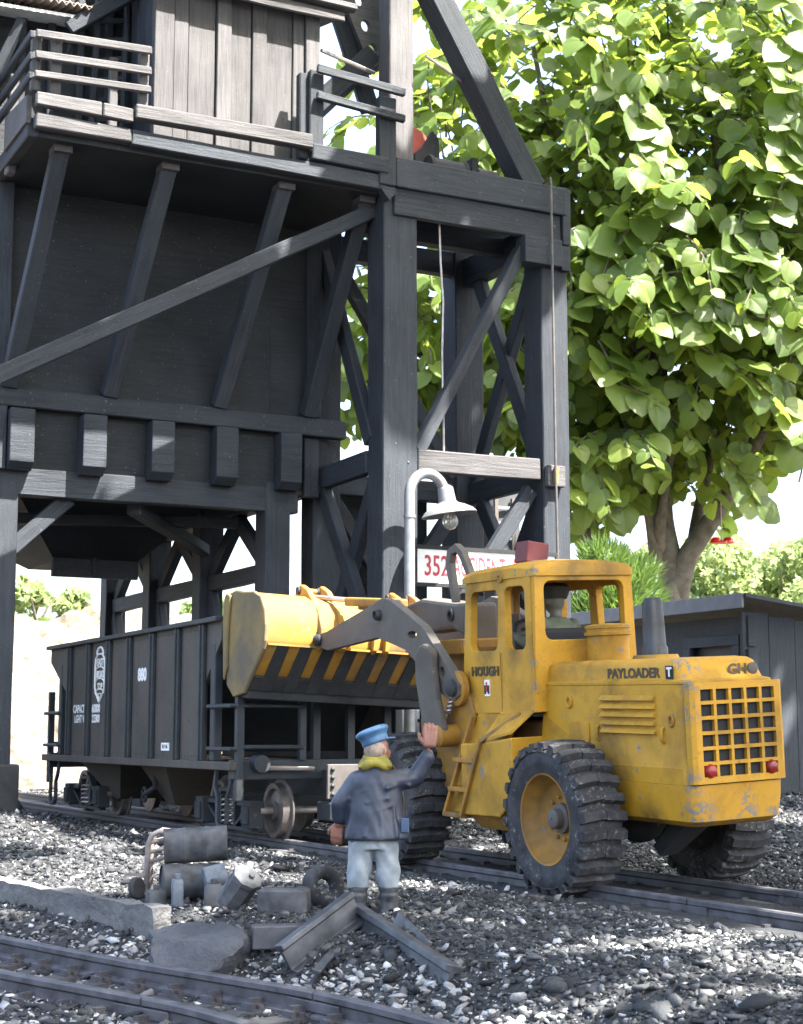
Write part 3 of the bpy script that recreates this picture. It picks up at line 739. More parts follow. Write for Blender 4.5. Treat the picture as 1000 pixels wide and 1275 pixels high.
for y, sgn in ((22.85, -1), (33.55, 1)):
    MB().box((8.94,min(y,y-sgn*0.25),1.06), (12.26,max(y,y-sgn*0.25),1.36)).build('end_sill', CB, car, bevel=0.02)
    for x in (9.02, 12.18):
        MB().box((x-0.06,y-0.06,0.75), (x+0.06,y+0.06,2.62)).build('corner_post', CB, car, bevel=0.01)
        MB().box((x-0.09,y-sgn*0.95-0.1,1.33), (x+0.05,y-sgn*0.95+0.1,3.15)).build('corner_post', CB, car, bevel=0.02)
        for z in (2.17, 1.52): MB().tube([(x-0.05,y-sgn*1.05,z),(x-0.13,y-sgn*1.02,z),(x-0.13,y+sgn*0.02,z),(x-0.04,y+sgn*0.04,z)], 0.035, 8).build('grab_iron', CB, car, True)
        st = MB(); st.tube([(x-0.03,y-sgn*0.85,1.2),(x-0.06,y-sgn*0.85,0.95),(x-0.06,y-sgn*0.72,0.8),(x-0.06,y-sgn*0.72,0.42),(x-0.06,y-sgn*0.62,0.34),(x-0.06,y-sgn*0.40,0.34),(x-0.06,y-sgn*0.32,0.42),(x-0.06,y-sgn*0.32,0.8),(x-0.06,y-sgn*0.2,0.95),(x-0.03,y-sgn*0.2,1.2)], 0.04, 6); st.build('step_stirrup', CB, car, True)
    for z in (2.17, 1.55): MB().tube([(9.02,y,z),(9.1,y+sgn*0.08,z),(10.0,y+sgn*0.08,z),(10.08,y,z)], 0.035, 8).build('grab_iron', CB, car, True)
    MB().box((10.0,y-0.05,1.35), (10.1,y+0.05,2.5)).build('end_post', CB, car)
    for x in (10.5, 11.1, 11.75): MB().box((x-0.06,y-sgn*0.5-0.06,1.3), (x+0.06,y-sgn*0.5+0.06,3.1)).build('end_post', CB, car)
    MB().lathe([(0.13,0),(0.13,0.3)], rot_to((0,sgn,0), (9.32,y-sgn*0.1,1.30)), 16).lathe([(0.085,0.28),(0.085,0.305)], rot_to((0,sgn,0), (9.32,y-sgn*0.1,1.30)), 16).build('brake_cylinder', CB, car, True)
    MB().tube([(9.4,y+sgn*0.12,1.24),(10.2,y+sgn*0.12,1.22)], 0.035, 8).build('brake_rod', M_['steel'], car, True)
    cp = MB().box((10.28,y+sgn*0.42-0.03,0.77), (10.80,y+sgn*0.42+0.03,1.29)).build('coupler_plate', plain('light grey primer', (0.085,0.075,0.07), 0.6), car, bevel=0.01)
    for i in range(4): ball_m = MB(); ball(ball_m, (10.36,y+sgn*0.46,0.84+0.125*i), 0.035, 8); ball_m.build('bolt', CB, cp, True)
    MB().box((10.30,min(y,y+sgn*0.5),0.44), (10.80,max(y,y+sgn*0.5),0.72)).build('coupler_block', CB, car, bevel=0.03)
    MB().tube([(10.8,y+sgn*0.4,1.0),(11.0,y+sgn*0.55,1.05),(11.25,y+sgn*0.4,1.0)], 0.05, 8).build('coupler_knuckle', M_['soot_steel'], car, True)
# lettering on the side
def lt(s, y, z, size, sx=1.0, bold=0.0): return text('lettering', s, size, face_left((8.932, y, z)), M_['white'], car, sx, 0.002, False, bold)
lt('880', 27.30, 2.77, 0.30, 1.05, 0.014)
lt('CAPACITY', 31.10, 2.225, 0.22, 0.95, 0.006); lt('60000', 30.05, 2.22, 0.22, 0.95, 0.008)
lt('LGHT WT', 31.05, 2.03, 0.21, 0.95, 0.006); lt('22300', 30.05, 2.03, 0.21, 0.95, 0.008)
MB().box((8.93,25.80,1.47), (8.938,26.2,1.60)).build('stencil_plate', M_['white'], car); text('lettering', 'BLT 06', 0.09, face_left((8.926, 26.0, 1.535)), M_['ink'], car, 1.0, 0.002, False)
def ringpath(cy, cz, ry, rz, n=40, a0=0, a1=2*PI): return [(8.93, cy+ry*math.cos(a), cz+rz*math.sin(a)) for a in np.linspace(a0, a1, n, endpoint=(a1-a0 < 6.2))]
hb = MB()
hb.tube(ringpath(29.84, 3.24, 0.20, 0.14, 24, 0, PI), 0.022, 6)
hb.tube([(8.93,29.84+a,b) for a, b in ((-0.27,3.17),(-0.12,3.25),(0.12,3.25),(0.27,3.17),(0.30,3.0),(0.30,2.62),(0.24,2.52),(0.0,2.34),(-0.24,2.52),(-0.30,2.62),(-0.30,3.0))], 0.02, 6, True)
for z in (2.98, 2.76, 2.56): hb.tube(ringpath(29.84, z-0.06, 0.28, 0.09, 16, 0.1, PI-0.1), 0.014, 6)
hb.tube([(8.93,29.84+a,b) for a, b in ((-0.13,2.5),(0.13,2.5),(0.0,2.4))], 0.016, 6, True)
hb.build('herald', M_['white'], car)
lt('EAST', 29.84, 3.09, 0.19, 0.98, 0.006); lt('BROAD', 29.84, 2.86, 0.19, 0.74, 0.006); lt('TOP', 29.84, 2.63, 0.18, 0.95, 0.006)

# ------------------------------------------------------------------ sign, lamp
sign = tag(empty('safety_sign', (15.4, 26.5, 4.56)), 'white sign with red letters counting accident free days, mounted low on the hoist frame', 'sign')
MB().box((13.98,26.52,4.56), (17.05,26.58,5.20)).build('board', M_['white'], sign)
fr = MB().box((13.92,26.49,5.20), (17.1,26.6,5.27)).box((13.92,26.49,4.49), (17.1,26.6,4.56)).box((13.92,26.49,4.562), (13.98,26.6,5.198)).box((17.05,26.49,4.562), (17.1,26.6,5.198))
fr.build('frame', M_['black'], sign)
text('lettering', '352', 0.55, face_back((14.40, 26.516, 4.87)), M_['red_ink'], sign, 0.66, 0.003, False, 0.006)
text('lettering', 'ACCIDENT', 0.55, face_back((15.34, 26.516, 4.88)), M_['red_ink'], sign, 0.42, 0.003, False, 0.006)
text('lettering', 'FREE', 0.55, face_back((16.32, 26.516, 4.89)), M_['red_ink'], sign, 0.42, 0.003, False, 0.006)
lamp = tag(empty('gooseneck_lamp', (13.66, 26.2, 0.0)), 'silver gooseneck yard lamp with a bell shade in front of the hoist post', 'lamp post')
arcp = [(13.66,26.2,0.0),(13.66,26.2,3.0),(13.66,26.2,5.55),(13.66,26.2,6.1)] + [(14.04-0.38*math.cos(a), 26.2, 6.14+0.44*math.sin(a)) for a in np.linspace(0.15, 2.75, 16)] + [(14.44,26.2,6.24)]
MB().tube(arcp, 0.10, 16).build('pole', M_['silver'], lamp, True)
MB().lathe([(0.115,0),(0.115,0.06)], Matrix.Translation((13.66,26.2,5.72)), 18).build('collar', M_['silver'], lamp, True)
ax = Vector((0.14,-0.04,-1)).normalized(); Mx = rot_to(ax, (14.42,26.2,6.34))
MB().lathe([(0.09,-0.04),(0.14,0.0),(0.15,0.04),(0.17,0.27),(0.21,0.31),(0.34,0.365),(0.46,0.435),(0.53,0.52),(0.515,0.53),(0.44,0.46),(0.32,0.40),(0.16,0.36),(0.05,0.35)], Mx, 36, False).build('shade', M_['silver'], lamp, True)
gl = NT('frosted bulb glass', 0.15); gl.color((0.75,0.74,0.70)); gl.b.inputs['Transmission Weight'].default_value = 0.75
bm_ = MB(); bm_.lathe([(0.05,0.38),(0.07,0.46),(0.13,0.56),(0.15,0.65),(0.13,0.74),(0.06,0.80),(0.005,0.81)], Mx, 20); bm_.build('bulb', gl.m, lamp, True)

# ------------------------------------------------------------------ tank, shed, stall behind
tank = tag(empty('storage_tank', (21.65, 36.9, 0.0)), 'dark tank with pale ribbed conical roof and white ladder seen behind the hoist frame', 'tank')
tc = (21.65, 36.9)
MB().lathe([(0.82,0),(0.82,8.4),(0.8,8.45)], Matrix.Translation((tc[0],tc[1],0)), 32).build('shell', M_['soot_steel'], tank, True)
cone = MB()
for i in range(6): cone.lathe([(1.0-0.14*i,0.11*i),(1.0-0.14*i,0.11*i+0.06),(0.86-0.14*i,0.11*i+0.11)], Matrix.Translation((tc[0],tc[1],8.45)), 32)
cone.lathe([(0.14,0.66),(0.12,0.78),(0.02,0.82)], Matrix.Translation((tc[0],tc[1],8.45)), 16)
cone.build('roof', M_['silver'], tank, True)
lx = 21.33
lad = MB()
for dx in (0, 0.52): lad.box((lx+dx-0.05,35.95,2.6), (lx+dx+0.05,36.05,7.9))
ld = lad.build('ladder', M_['arm_grey'], tank)
for i in range(13): MB().box((lx+0.05,35.97,2.8+0.40*i), (lx+0.47,36.03,2.88+0.40*i)).build('rung', M_['silver'], ld)
shed = tag(empty('shed', (31, 37, 0.15)), 'dark grey plank shed with a shallow overhanging roof at the right', 'shed')
SG = wood('slate grey painted boards', (0.019,0.024,0.031), (0.040,0.047,0.058), (1, 9, 9))
for i in range(13):
    beam('wall_board', (28.2+0.9*i, 34.06, 0.1), (28.2+0.9*i, 34.06, 4.98-0.09*i), 0.89, 0.12, SG, shed, (0,1,0), 0.01, warp=0.004)
x = 27.96
MB().box((x,34.2,0.1),(x+0.1,34.55,4.9)).box((x,36.5,0.1),(x+0.1,46,4.9)).box((x,34.55,0.1),(x+0.1,36.5,2.3)).box((x,34.55,4.25),(x+0.1,36.5,4.9)).build('side_wall', SG, shed)
MB().box((27.86,33.9,0.1), (28.2,34.18,4.0)).build('corner_board', SG, shed, bevel=0.03); MB().box((27.9,33.94,4.05), (28.16,34.18,4.9)).build('corner_board', SG, shed, bevel=0.03)
wf = MB()
for a, b, c, d in ((34.3,36.75,4.12,4.40),(34.3,36.75,2.1,2.3),(34.3,34.6,2.3,4.12),(36.45,36.75,2.3,4.12)): wf.box((27.86,a,c),(27.97,b,d))
wf = wf.build('window_frame', SG, shed, bevel=0.015)
MB().box((28.1,34.5,2.2),(28.14,36.6,4.3)).build('window_pane', plain('dark dusty pane', (0.012,0.014,0.018), 0.6), wf)
rm = MB(); rm.plate([(27.3,33.35,5.40),(40.5,33.35,3.9),(40.5,47,3.9),(27.3,47,5.40)], (0,0,-0.06)); rm.build('roof', plain('grey roofing felt', (0.06,0.065,0.072), 0.75, 0, 0.3, 3, 0.2), shed)
MB().box((27.22,33.35,5.03), (27.30,47,5.42)).build('fascia', plain('light grey fascia', (0.10,0.105,0.125), 0.55, 0, 0.15), shed, bevel=0.01)  # paler than the front fascia
MB().plate([(27.3,33.27,5.42),(40.5,33.27,3.92),(40.5,33.27,3.82),(27.3,33.27,5.32)], (0,0.075,0)).build('fascia', SG, shed)
stall = tag(empty('market_stall', (19.0, 32.2, 0.0)), 'pale hut with a scalloped red and white awning glimpsed through the loader cab windows', 'hut')
MB().box((17.9,32.3,0.0), (20.3,34.5,4.55)).build('wall', plain('pinkish boards', (0.42,0.34,0.32), 0.7), stall)
aw = MB()
aw.plate([(17.7,31.4,4.1),(20.5,31.4,4.1),(20.5,32.4,4.75),(17.7,32.4,4.75)], (0,0,0.04)); awo = aw.build('awning', M_['white'], stall)
for i in range(14):
    MB().lathe([(0.10,0),(0.10,0.03)], rot_to((0,-1,0), (17.8+0.2*i, 31.4, 4.08)), 10).build('scallop', M_['white'] if i % 2 else M_['red'], awo)
# ------------------------------------------------------------------ wheel loader (built in its own frame: x right, y forward, z up)
ld = tag(empty('wheel_loader', (10.9, 17.2, 0.06), (math.radians(1.2), math.radians(-3.0), 0)), 'battered yellow wheel loader with its bucket raised against the hopper car', 'wheel loader')
bpy.context.view_layer.update()
Yl = M_['yellow']; YD = M_['yellow_dirty']; AG = M_['arm_grey']; SS = M_['soot_steel']
def lp(mb, name, mat, parent=ld, **k): return mb.build(name, mat, parent, local=(parent is ld), **k) if parent is ld else mb.build(name, mat, parent, local=True, **k)
def rrect(x0, x1, z0, z1, r, n=4):
    out = []
    for cx, cz, a0 in ((x1-r,z0+r,-PI/2),(x1-r,z1-r,0),(x0+r,z1-r,PI/2),(x0+r,z0+r,PI)):
        for i in range(n+1): a = a0 + PI/2*i/n; out.append((cx+r*math.cos(a), cz+r*math.sin(a)))
    return out
# wheels
def lathe_x(mb, prof, c, n=40, caps=True):
    """prof (radius, outwards distance) turned about an axis pointing to the left (-x)"""
    mb.lathe(prof, rot_to((-1,0,0), c), n, caps)
def make_wheel():
    wh = bpy.data.objects.new('wheel', None); COL.objects.link(wh); wh.empty_display_size = 0.1
    t = MB()
    lathe_x(t, [(0.50,-0.20),(0.56,-0.265),(0.70,-0.29),(0.765,-0.25),(0.782,-0.16),(0.786,0.0),(0.782,0.16),(0.765,0.25),(0.745,0.28),(0.735,0.272),(0.70,0.285),(0.60,0.278),(0.59,0.27),(0.54,0.262),(0.50,0.24),(0.49,0.20)], (0,0,0), 56, False)
    # tread lugs: chevron bars, staggered on the two halves
    n = 26
    for k in range(n):
        for sd_, off in ((1,0.0),(-1,0.06)):
            a = 2*PI*(k+off)/n; pts = []
            for u, da in ((0.004,0.0),(0.14,0.012),(0.272,0.03)):
                aa = a + da; hw = 0.065
                for rr in (0.78, 0.858 if u < 0.2 else 0.840):
                    for e in (-1, 1):
                        b = aa + e*hw/rr*(1.0 if rr < 0.8 else 0.70); pts.append((-sd_*u, rr*math.cos(b), rr*math.sin(b)))
            f = []
            for i in range(2):
                q = 4*i; f += [(q+2,q+3,q+7,q+6),(q,q+2,q+6,q+4),(q+1,q+5,q+7,q+3)]
            f += [(0,1,3,2),(8,10,11,9)]
            t.add(pts, f)
            # lug shoulder running down the sidewall
            pts = []
            for rr, u in ((0.84,0.262),(0.745,0.296)):
                for e in (-1, 1):
                    b = a + 0.03 + e*0.05/rr; pts.append((-sd_*u, rr*math.cos(b), rr*math.sin(b)))
            for rr, u in ((0.78,0.245),(0.735,0.262)):
                for e in (-1, 1):
                    b = a + 0.03 + e*0.05/rr; pts.append((-sd_*u, rr*math.cos(b), rr*math.sin(b)))
            t.add(pts, [(0,1,3,2),(0,2,6,4),(1,5,7,3),(2,3,7,6)])
    t.build('tyre', M_['rubber'], wh, True, local=True)
    r = MB(); lathe_x(r, [(0.515,0.225),(0.50,0.25),(0.485,0.24),(0.47,0.17),(0.42,0.12),(0.40,0.05),(0.36,0.02),(0.2,0.0),(0.02,0.0)], (0,0,0), 40, False)
    rm_ = r.build('rim', YD, wh, True, local=True)
    q = MB(); lathe_x(q, [(0.5,-0.2),(0.48,-0.18),(0.3,-0.05),(0.02,-0.04)], (0,0,0), 32, False); q.build('rim_back', SS, wh, True, local=True)
    h = MB(); lathe_x(h, [(0.17,0.0),(0.165,0.05),(0.11,0.06),(0.105,0.14),(0.085,0.155),(0.01,0.158)], (0,0,0), 24, False); h.build('hub', AG, wh, True, local=True)
    b = MB()
    for k in range(10):
        a = 2*PI*k/10; lathe_x(b, [(0.022,0.0),(0.022,0.035),(0.01,0.04)], (0,0.235*math.cos(a),0.235*math.sin(a)), 6)
    b.build('wheel_nuts', YD, wh, local=True)
    return wh
w0 = make_wheel(); k = 0
for x, y, s in ((-1.02,-1.98,0),(-1.02,1.86,0),(0.98,-1.98,1),(0.98,1.86,1)):
    wv = w0 if k == 0 else copy_tree(w0)
    wv.parent = ld; wv.location = (x, y, 0.865); wv.rotation_euler = ((0.13, 0.55, 0.0, 0.31)[k], 0, PI if s else 0); k += 1
lp(MB().box((-0.95,-2.1,0.75),(0.95,-1.85,1.0)), 'rear_axle', SS, bevel=0.05); lp(MB().box((-0.95,1.74,0.75),(0.95,1.98,1.0)), 'front_axle', SS, bevel=0.05)
dm = MB(); ball(dm, (0.0,-1.98,0.85), (0.32,0.34,0.34)); lp(dm, 'differential', SS, smooth=True)
lp(MB().plate([(-0.2,-3.3,0.95),(0.2,-3.3,0.95),(0.12,-2.5,0.42),(-0.12,-2.5,0.42)], (0,0.12,0.1)), 'tow_hitch', SS)

# rear body: counterweight, engine hood, grille
def ringbody(rows, r):
    """rounded-rectangle rings: (x0,x1,y0,y1,z,corner radius)"""
    out = []
    for x0, x1, y0, y1, z, rr in rows: out.append([(a, b, z) for a, b in rrect(x0, x1, y0, y1, rr)])
    return out
cw = MB(); cw.loft(ringbody([(-0.50,0.50,-3.66,-0.75,0.84,0.10),(-0.575,0.575,-3.76,-0.75,0.90,0.12),(-0.60,0.60,-3.78,-0.75,1.10,0.12),(-0.605,0.605,-3.79,-0.75,1.27,0.12)], 0))
lp(cw, 'counterweight', Yl, smooth=True)
hd = MB(); hd.loft(ringbody([(-0.60,0.60,-3.72,-0.95,1.272,0.10),(-0.60,0.60,-3.72,-0.95,1.44,0.10),(-0.592,0.592,-3.72,-0.95,1.45,0.10),(-0.592,0.592,-3.70,-0.95,2.30,0.10),(-0.60,0.60,-3.715,-0.95,2.31,0.10),(-0.60,0.60,-3.715,-0.95,2.335,0.10),(-0.56,0.56,-3.62,-0.97,2.355,0.10),(-0.555,0.555,-3.56,-0.97,2.47,0.12),(-0.54,0.54,-3.53,-0.97,2.53,0.12),(-0.50,0.50,-3.48,-0.98,2.565,0.12),(-0.42,0.42,-3.38,-1.0,2.58,0.12)], 0))
lp(hd, 'hood', Yl, smooth=True)
# grille: recessed dark core, then a cast frame of bars
gx0, gx1, gz0, gz1 = -0.555, 0.555, 1.285, 2.315
lp(MB().box((-0.545,-3.78,1.295),(0.545,-3.70,2.305)), 'radiator', M_['black'])
outer = [(gx0,-3.83,gz0),(gx1,-3.83,gz0),(gx1,-3.83,gz1),(gx0,-3.83,gz1)]
holes = []; cwid = (gx1-gx0-0.11)/5; rh = (gz1-gz0-0.10)/6
for i in range(5):
    for j in range(6):
        a = gx0+0.055+cwid*i+0.018; b = a+cwid-0.036; c = gz0+0.05+rh*j+0.018; d = c+rh-0.036
        holes.append([(a,-3.83,c),(b,-3.83,c),(b,-3.83,d),(a,-3.83,d)])
lp(MB().plate(outer, (0,0.045,0), holes), 'grille', Yl)
lp(MB().plate([(gx0-0.045,-3.80,gz0),(gx0,-3.83,gz0),(gx0,-3.83,gz1),(gx0-0.045,-3.80,gz1)], (0,0.09,0)), 'grille_edge', Yl); lp(MB().plate([(gx1+0.045,-3.80,gz0),(gx1,-3.83,gz0),(gx1,-3.83,gz1),(gx1+0.045,-3.80,gz1)], (0,0.09,0)), 'grille_edge', Yl)
for i in (0, 4):
    cx = gx0+0.055+cwid*(i+0.5); cz = gz0+0.05+rh*0.5
    m = MB(); m.lathe([(0.075,0),(0.075,0.06),(0.055,0.095),(0.01,0.11)], rot_to((0,-1,0), (cx,-3.77,cz)), 20); lp(m, 'tail_light', M_['red'], smooth=True)
# louvres, latches, panel seams on the left side
for sgn in (-1, 1):
    for i in range(5):
        z = 1.80+0.088*i; lv = MB(); lv.loft([[(sgn*0.592,y,z-0.02),(sgn*0.634,y,z-0.012),(sgn*0.630,y,z+0.006),(sgn*0.592,y,z+0.042)] for y in (-3.20,-3.17,-2.23,-2.20)]); lp(lv, 'louvre', Yl)
    lp(MB().plate([(sgn*0.59,a,b) for a, b in rrect(-1.95,-1.55,1.66,1.90,0.05)], (sgn*0.02,0,0)), 'hatch', Yl, bevel=0.008)
    lp(MB().box((min(sgn*.59,sgn*.625),-1.96,1.64),(max(sgn*.59,sgn*.625),-1.54,1.668)), 'hatch_lip', YD, bevel=0.006)
    m = MB(); m.tube([(sgn*0.60,-1.56+0.05*math.cos(a),2.12+0.06*math.sin(a)) for a in np.linspace(0,2*PI,14,endpoint=False)], 0.018, 6, True); lp(m, 'filler_ring', Yl, smooth=True)
    m = MB(); m.tube([(sgn*0.60,-3.47+0.04*math.cos(a),1.93+0.055*math.sin(a)) for a in np.linspace(0,2*PI,14,endpoint=False)], 0.018, 6, True); lp(m, 'filler_ring', YD, smooth=True)
    for y in (-2.13, -3.33):
        m = MB(); m.tube([(sgn*0.592,y,1.86),(sgn*0.625,y,1.84),(sgn*0.625,y,1.72),(sgn*0.592,y,1.70)], 0.02, 6); lp(m, 'handle', Yl, smooth=True)
# air cleaner, exhaust
m = MB(); m.lathe([(0.245,2.56),(0.245,2.86),(0.275,2.87),(0.275,2.905),(0.252,2.915),(0.252,2.945),(0.265,2.95),(0.265,2.985),(0.18,3.0),(0.02,3.01)], Matrix.Translation((0.05,-1.46,0)), 32); lp(m, 'air_cleaner', Yl, smooth=True)
m = MB(); m.lathe([(0.27,2.575),(0.25,2.62),(0.02,2.625)], Matrix.Translation((0.10,-2.31,0)), 24); lp(m, 'exhaust_base', Yl, smooth=True)
ex = MB()
def star(r, z, lob=0.10, n=40): return [(0.10+r*(1+lob*math.cos(5*2*PI*k/n))*math.cos(2*PI*k/n), -2.31+r*(1+lob*math.cos(5*2*PI*k/n))*math.sin(2*PI*k/n), z) for k in range(n)]
ex.loft([star(0.145,2.60,0.03),star(0.145,2.70,0.03),star(0.130,2.72,0.05),star(0.122,2.95,0.09),star(0.112,3.20,0.12),star(0.085,3.26,0.12),star(0.03,3.27,0.0)]); lp(ex, 'exhaust_stack', plain('black stack paint', (0.018,0.020,0.023), 0.45, 0, 0.3, 5, 0.05, c2=(0.035,0.038,0.042)), smooth=True)
# lettering
def lt3(s, M, size, mat=M_['ink'], sx=1.0, bold=0.006): return text('lettering', s, size, M, mat, ld, sx, 0.003, True, bold)
lt3('PAYLOADER', face_left((-0.560,-2.78,2.425)), 0.145, sx=1.18); lt3('GH', face_back((0.20,-3.602,2.435)), 0.15, sx=1.15)
lp(MB().plate([(-0.561,-3.37,2.36),(-0.561,-3.50,2.36),(-0.561,-3.50,2.50),(-0.561,-3.37,2.50)], (-0.003,0,0)), 'badge', M_['black']); lt3('T', face_left((-0.567,-3.435,2.43)), 0.13, M_['white'])
lp(MB().plate([(-0.560,-3.375,2.365),(-0.560,-3.365,2.365),(-0.560,-3.365,2.5),(-0.560,-3.375,2.5)], (-0.004,0,0)), 'badge_edge', M_['red_ink'])
m = MB(); m.lathe([(0.065,0),(0.065,0.02),(0.05,0.03),(0.01,0.03)], rot_to((0,-1,0), (0.41,-3.585,2.44)), 20); lp(m, 'filler_cap', AG, smooth=True)

# cab shell: left and right walls with two window openings, rear wall, front wall, roof
def sidewall(x, ext):
    tx = lambda y, z: (x + (0.05 if x < 0 else -0.05)*(z-2.0)/1.7, y, z)
    o = [(-1.08,2.0),(0.60,1.97),(0.60,2.5),(0.52,3.62),(0.45,3.68),(-1.00,3.70),(-1.02,3.0)]
    def win(y0, y1, z0, z1, r, sl=0.0): return [tx(a + sl*(b-z0), b) for a, b in rrect(y0, y1, z0, z1, r, 3)]
    MBx = MB(); MBx.plate([tx(a, b) for a, b in o], (ext,0,0), [win(-0.24,0.42,2.74,3.48,0.09,-0.04), win(-0.90,-0.44,2.74,3.50,0.09,0.03)])
    return MBx
cab = lp(sidewall(-0.76, 0.10), 'cab', Yl, bevel=0.025)
lp(sidewall(0.76, -0.10), 'cab_wall', Yl, cab, bevel=0.02)
def wallxz(y, z0, z1, wx, holes, ext):
    o = [(-wx,y,z0),(wx,y,z0),(wx-0.045,y,z1),(-wx+0.045,y,z1)]
    return MB().plate(o, (0,ext,0), [[(a,y,b) for a, b in h] for h in holes])
lp(wallxz(-1.085, 2.0, 3.69, 0.74, [rrect(-0.57,0.57,2.84,3.54,0.10)], 0.10), 'rear_wall', Yl, cab, bevel=0.025)
lp(wallxz(0.46, 2.0, 3.62, 0.74, [rrect(-0.60,-0.05,2.80,3.50,0.08), rrect(0.05,0.60,2.80,3.50,0.08)], 0.10), 'front_wall', YD, cab, bevel=0.02)
rfm = MB(); rings = []
for y, dz, wd in ((-1.12,-0.04,0.66),(-1.09,0.0,0.71),(-0.6,0.04,0.735),(0.3,0.02,0.735),(0.58,-0.02,0.73),(0.62,-0.05,0.70)):
    prof = [(-wd,3.60),(-wd,3.68+dz),(-wd+0.06,3.735+dz),(-wd*0.5,3.775+dz),(0,3.79+dz),(wd*0.5,3.775+dz),(wd-0.06,3.735+dz),(wd,3.68+dz),(wd,3.60)]
    rings.append([(a,y,b) for a, b in prof])
rfm.loft(rings); lp(rfm, 'roof', Yl, cab, smooth=True)
m = MB(); m.lathe([(0.055,0),(0.055,0.03),(0.035,0.035),(0.03,0.01)], rot_to((-1,0,0), (-0.715,-0.36,3.62)), 16); lp(m, 'marker_lamp', YD, cab, smooth=True)
lp(MB().box((-0.74,-1.0,1.95),(0.74,0.55,2.06)), 'cab_floor', SS, cab)
bc = MB(); Mb = Matrix.Translation((-0.12,-0.12,3.80)) @ Matrix.Rotation(math.radians(8), 4, 'Y'); bc.box((-0.17,-0.15,0.0),(0.15,0.15,0.27), Mb); lp(bc, 'beacon', M_['red_dull'], bevel=0.02)
lt3('HOUGH', face_left((-0.757,0.05,2.49)), 0.155, sx=1.15)
lp(MB().box((-0.764,-0.055,2.19),(-0.75,0.065,2.39)), 'decal', M_['white']); lt3('H', face_left((-0.768,0.005,2.265)), 0.13, M_['black'], 1.25, 0.008); lt3('i', face_left((-0.771,0.005,2.30)), 0.17, M_['red_ink'], 1.0, 0.006)
lp(MB().box((-0.764,-0.34,2.02),(-0.755,-0.33,2.72)), 'door_seam', YD)
lp(MB().box((-0.764,0.44,1.99),(-0.755,0.45,2.5)), 'door_seam', YD)
# seat and controls
lp(MB().box((-0.45,-0.72,2.4),(0.45,-0.25,2.55)), 'seat', M_['black'], bevel=0.05); lp(MB().box((-0.48,-0.86,2.5),(0.52,-0.72,2.98)), 'seat_back', M_['black'], bevel=0.05)
m = MB(); m.tube([(0.22*math.cos(a), 0.16+0.09*math.sin(a), 2.92+0.20*math.sin(a)) for a in np.linspace(0,2*PI,20,endpoint=False)], 0.022, 6, True); m.tube([(0,0.16,2.92),(0,0.40,2.3)], 0.035, 6); lp(m, 'steering_wheel', M_['black'], smooth=True)
lp(MB().plate([(-0.2,0.1,2.06),(-0.2,0.46,2.06),(-0.2,0.46,3.1),(-0.2,0.3,3.2)], (0.12,0,0)), 'console', AG)

# step unit and tank on both sides
for s in (-1, 1):
    X_ = lambda a: s*a
    ty = [(0.26,0.76),(0.26,1.62),(-0.28,1.64),(-0.95,1.72),(-0.95,1.0),(-0.62,0.78)]
    lp(MB().plate([(X_(1.03),a,b) for a, b in ty], (-s*0.45,0,0)), 'fuel_tank', Yl, bevel=0.02)
    lp(MB().plate([(X_(0.98),0.20,0.76),(X_(0.98),-0.62,0.78),(X_(0.85),-0.55,0.60),(X_(0.85),0.1,0.60)], (-s*0.3,0,0)), 'tank_keel', YD)
    # back sheet, two stringers, treads
    lp(MB().plate([(X_(0.92),0.24,0.76),(X_(0.92),0.72,0.72),(X_(0.80),0.18,1.98),(X_(0.80),-0.80,1.98)], (-s*0.05,0,0)), 'step_back', Yl)
    m = MB(); m.bar((X_(1.02),0.74,0.72),(X_(0.86),0.20,1.96),0.05,0.07,(1,0,0)); lp(m, 'stringer', YD, bevel=0.01)
    m = MB(); m.bar((X_(1.04),0.27,0.74),(X_(1.04),-0.27,1.66),0.05,0.07,(1,0,0)); m.bar((X_(1.04),-0.27,1.66),(X_(0.80),-0.82,1.98),0.05,0.07,(1,0,0)); lp(m, 'stringer', YD, bevel=0.01)
    for z, y0, y1 in ((1.42,-0.06,0.42),(1.06,0.10,0.58),(0.74,0.24,0.74)):
        lp(MB().box((min(X_(1.06),X_(0.86)),y0,z-0.03),(max(X_(1.06),X_(0.86)),y1,z+0.03)), 'step', YD, bevel=0.012)
    lp(MB().plate([(X_(0.76),-0.30,1.97),(X_(1.02),-0.27,1.66),(X_(1.02),-0.95,1.76),(X_(0.76),-1.05,2.0)], (0,0,0.03)), 'gusset', Yl)
    lp(MB().plate([(X_(0.60),-0.9,1.45),(X_(0.60),-1.55,1.45),(X_(0.60),-1.5,1.75),(X_(0.60),-1.0,1.98)], (-s*0.1,0,0)), 'rear_fender', Yl)
    lp(MB().box((min(X_(0.55),X_(0.95)),-1.35,1.52),(max(X_(0.55),X_(0.95)),-0.98,1.57)), 'foot_rail', AG)
    for y, z in ((-0.10,1.52),(-0.33,1.45)):
        pass
# chassis middle and front frame
lp(MB().box((-0.55,-1.0,0.8),(0.55,2.2,1.9)), 'chassis', YD, bevel=0.04)
ff = [(0.3,2.0),(0.55,2.42),(0.72,2.48),(0.85,2.30),(0.95,1.98),(1.35,1.55),(1.5,1.0),(1.2,0.65),(0.7,0.7),(0.3,1.2)]
for s in (-1, 1): lp(MB().plate([(s*0.80,a,b) for a, b in ff], (-s*0.22,0,0)), 'front_frame', YD, bevel=0.02)
for s in (-1, 1):
    m = MB(); m.lathe([(0.20,0),(0.22,0.02),(0.22,0.09),(0.16,0.12)], rot_to((s,0,0), (s*0.78,0.60,2.29)), 24); lp(m, 'pivot_boss', YD, smooth=True)
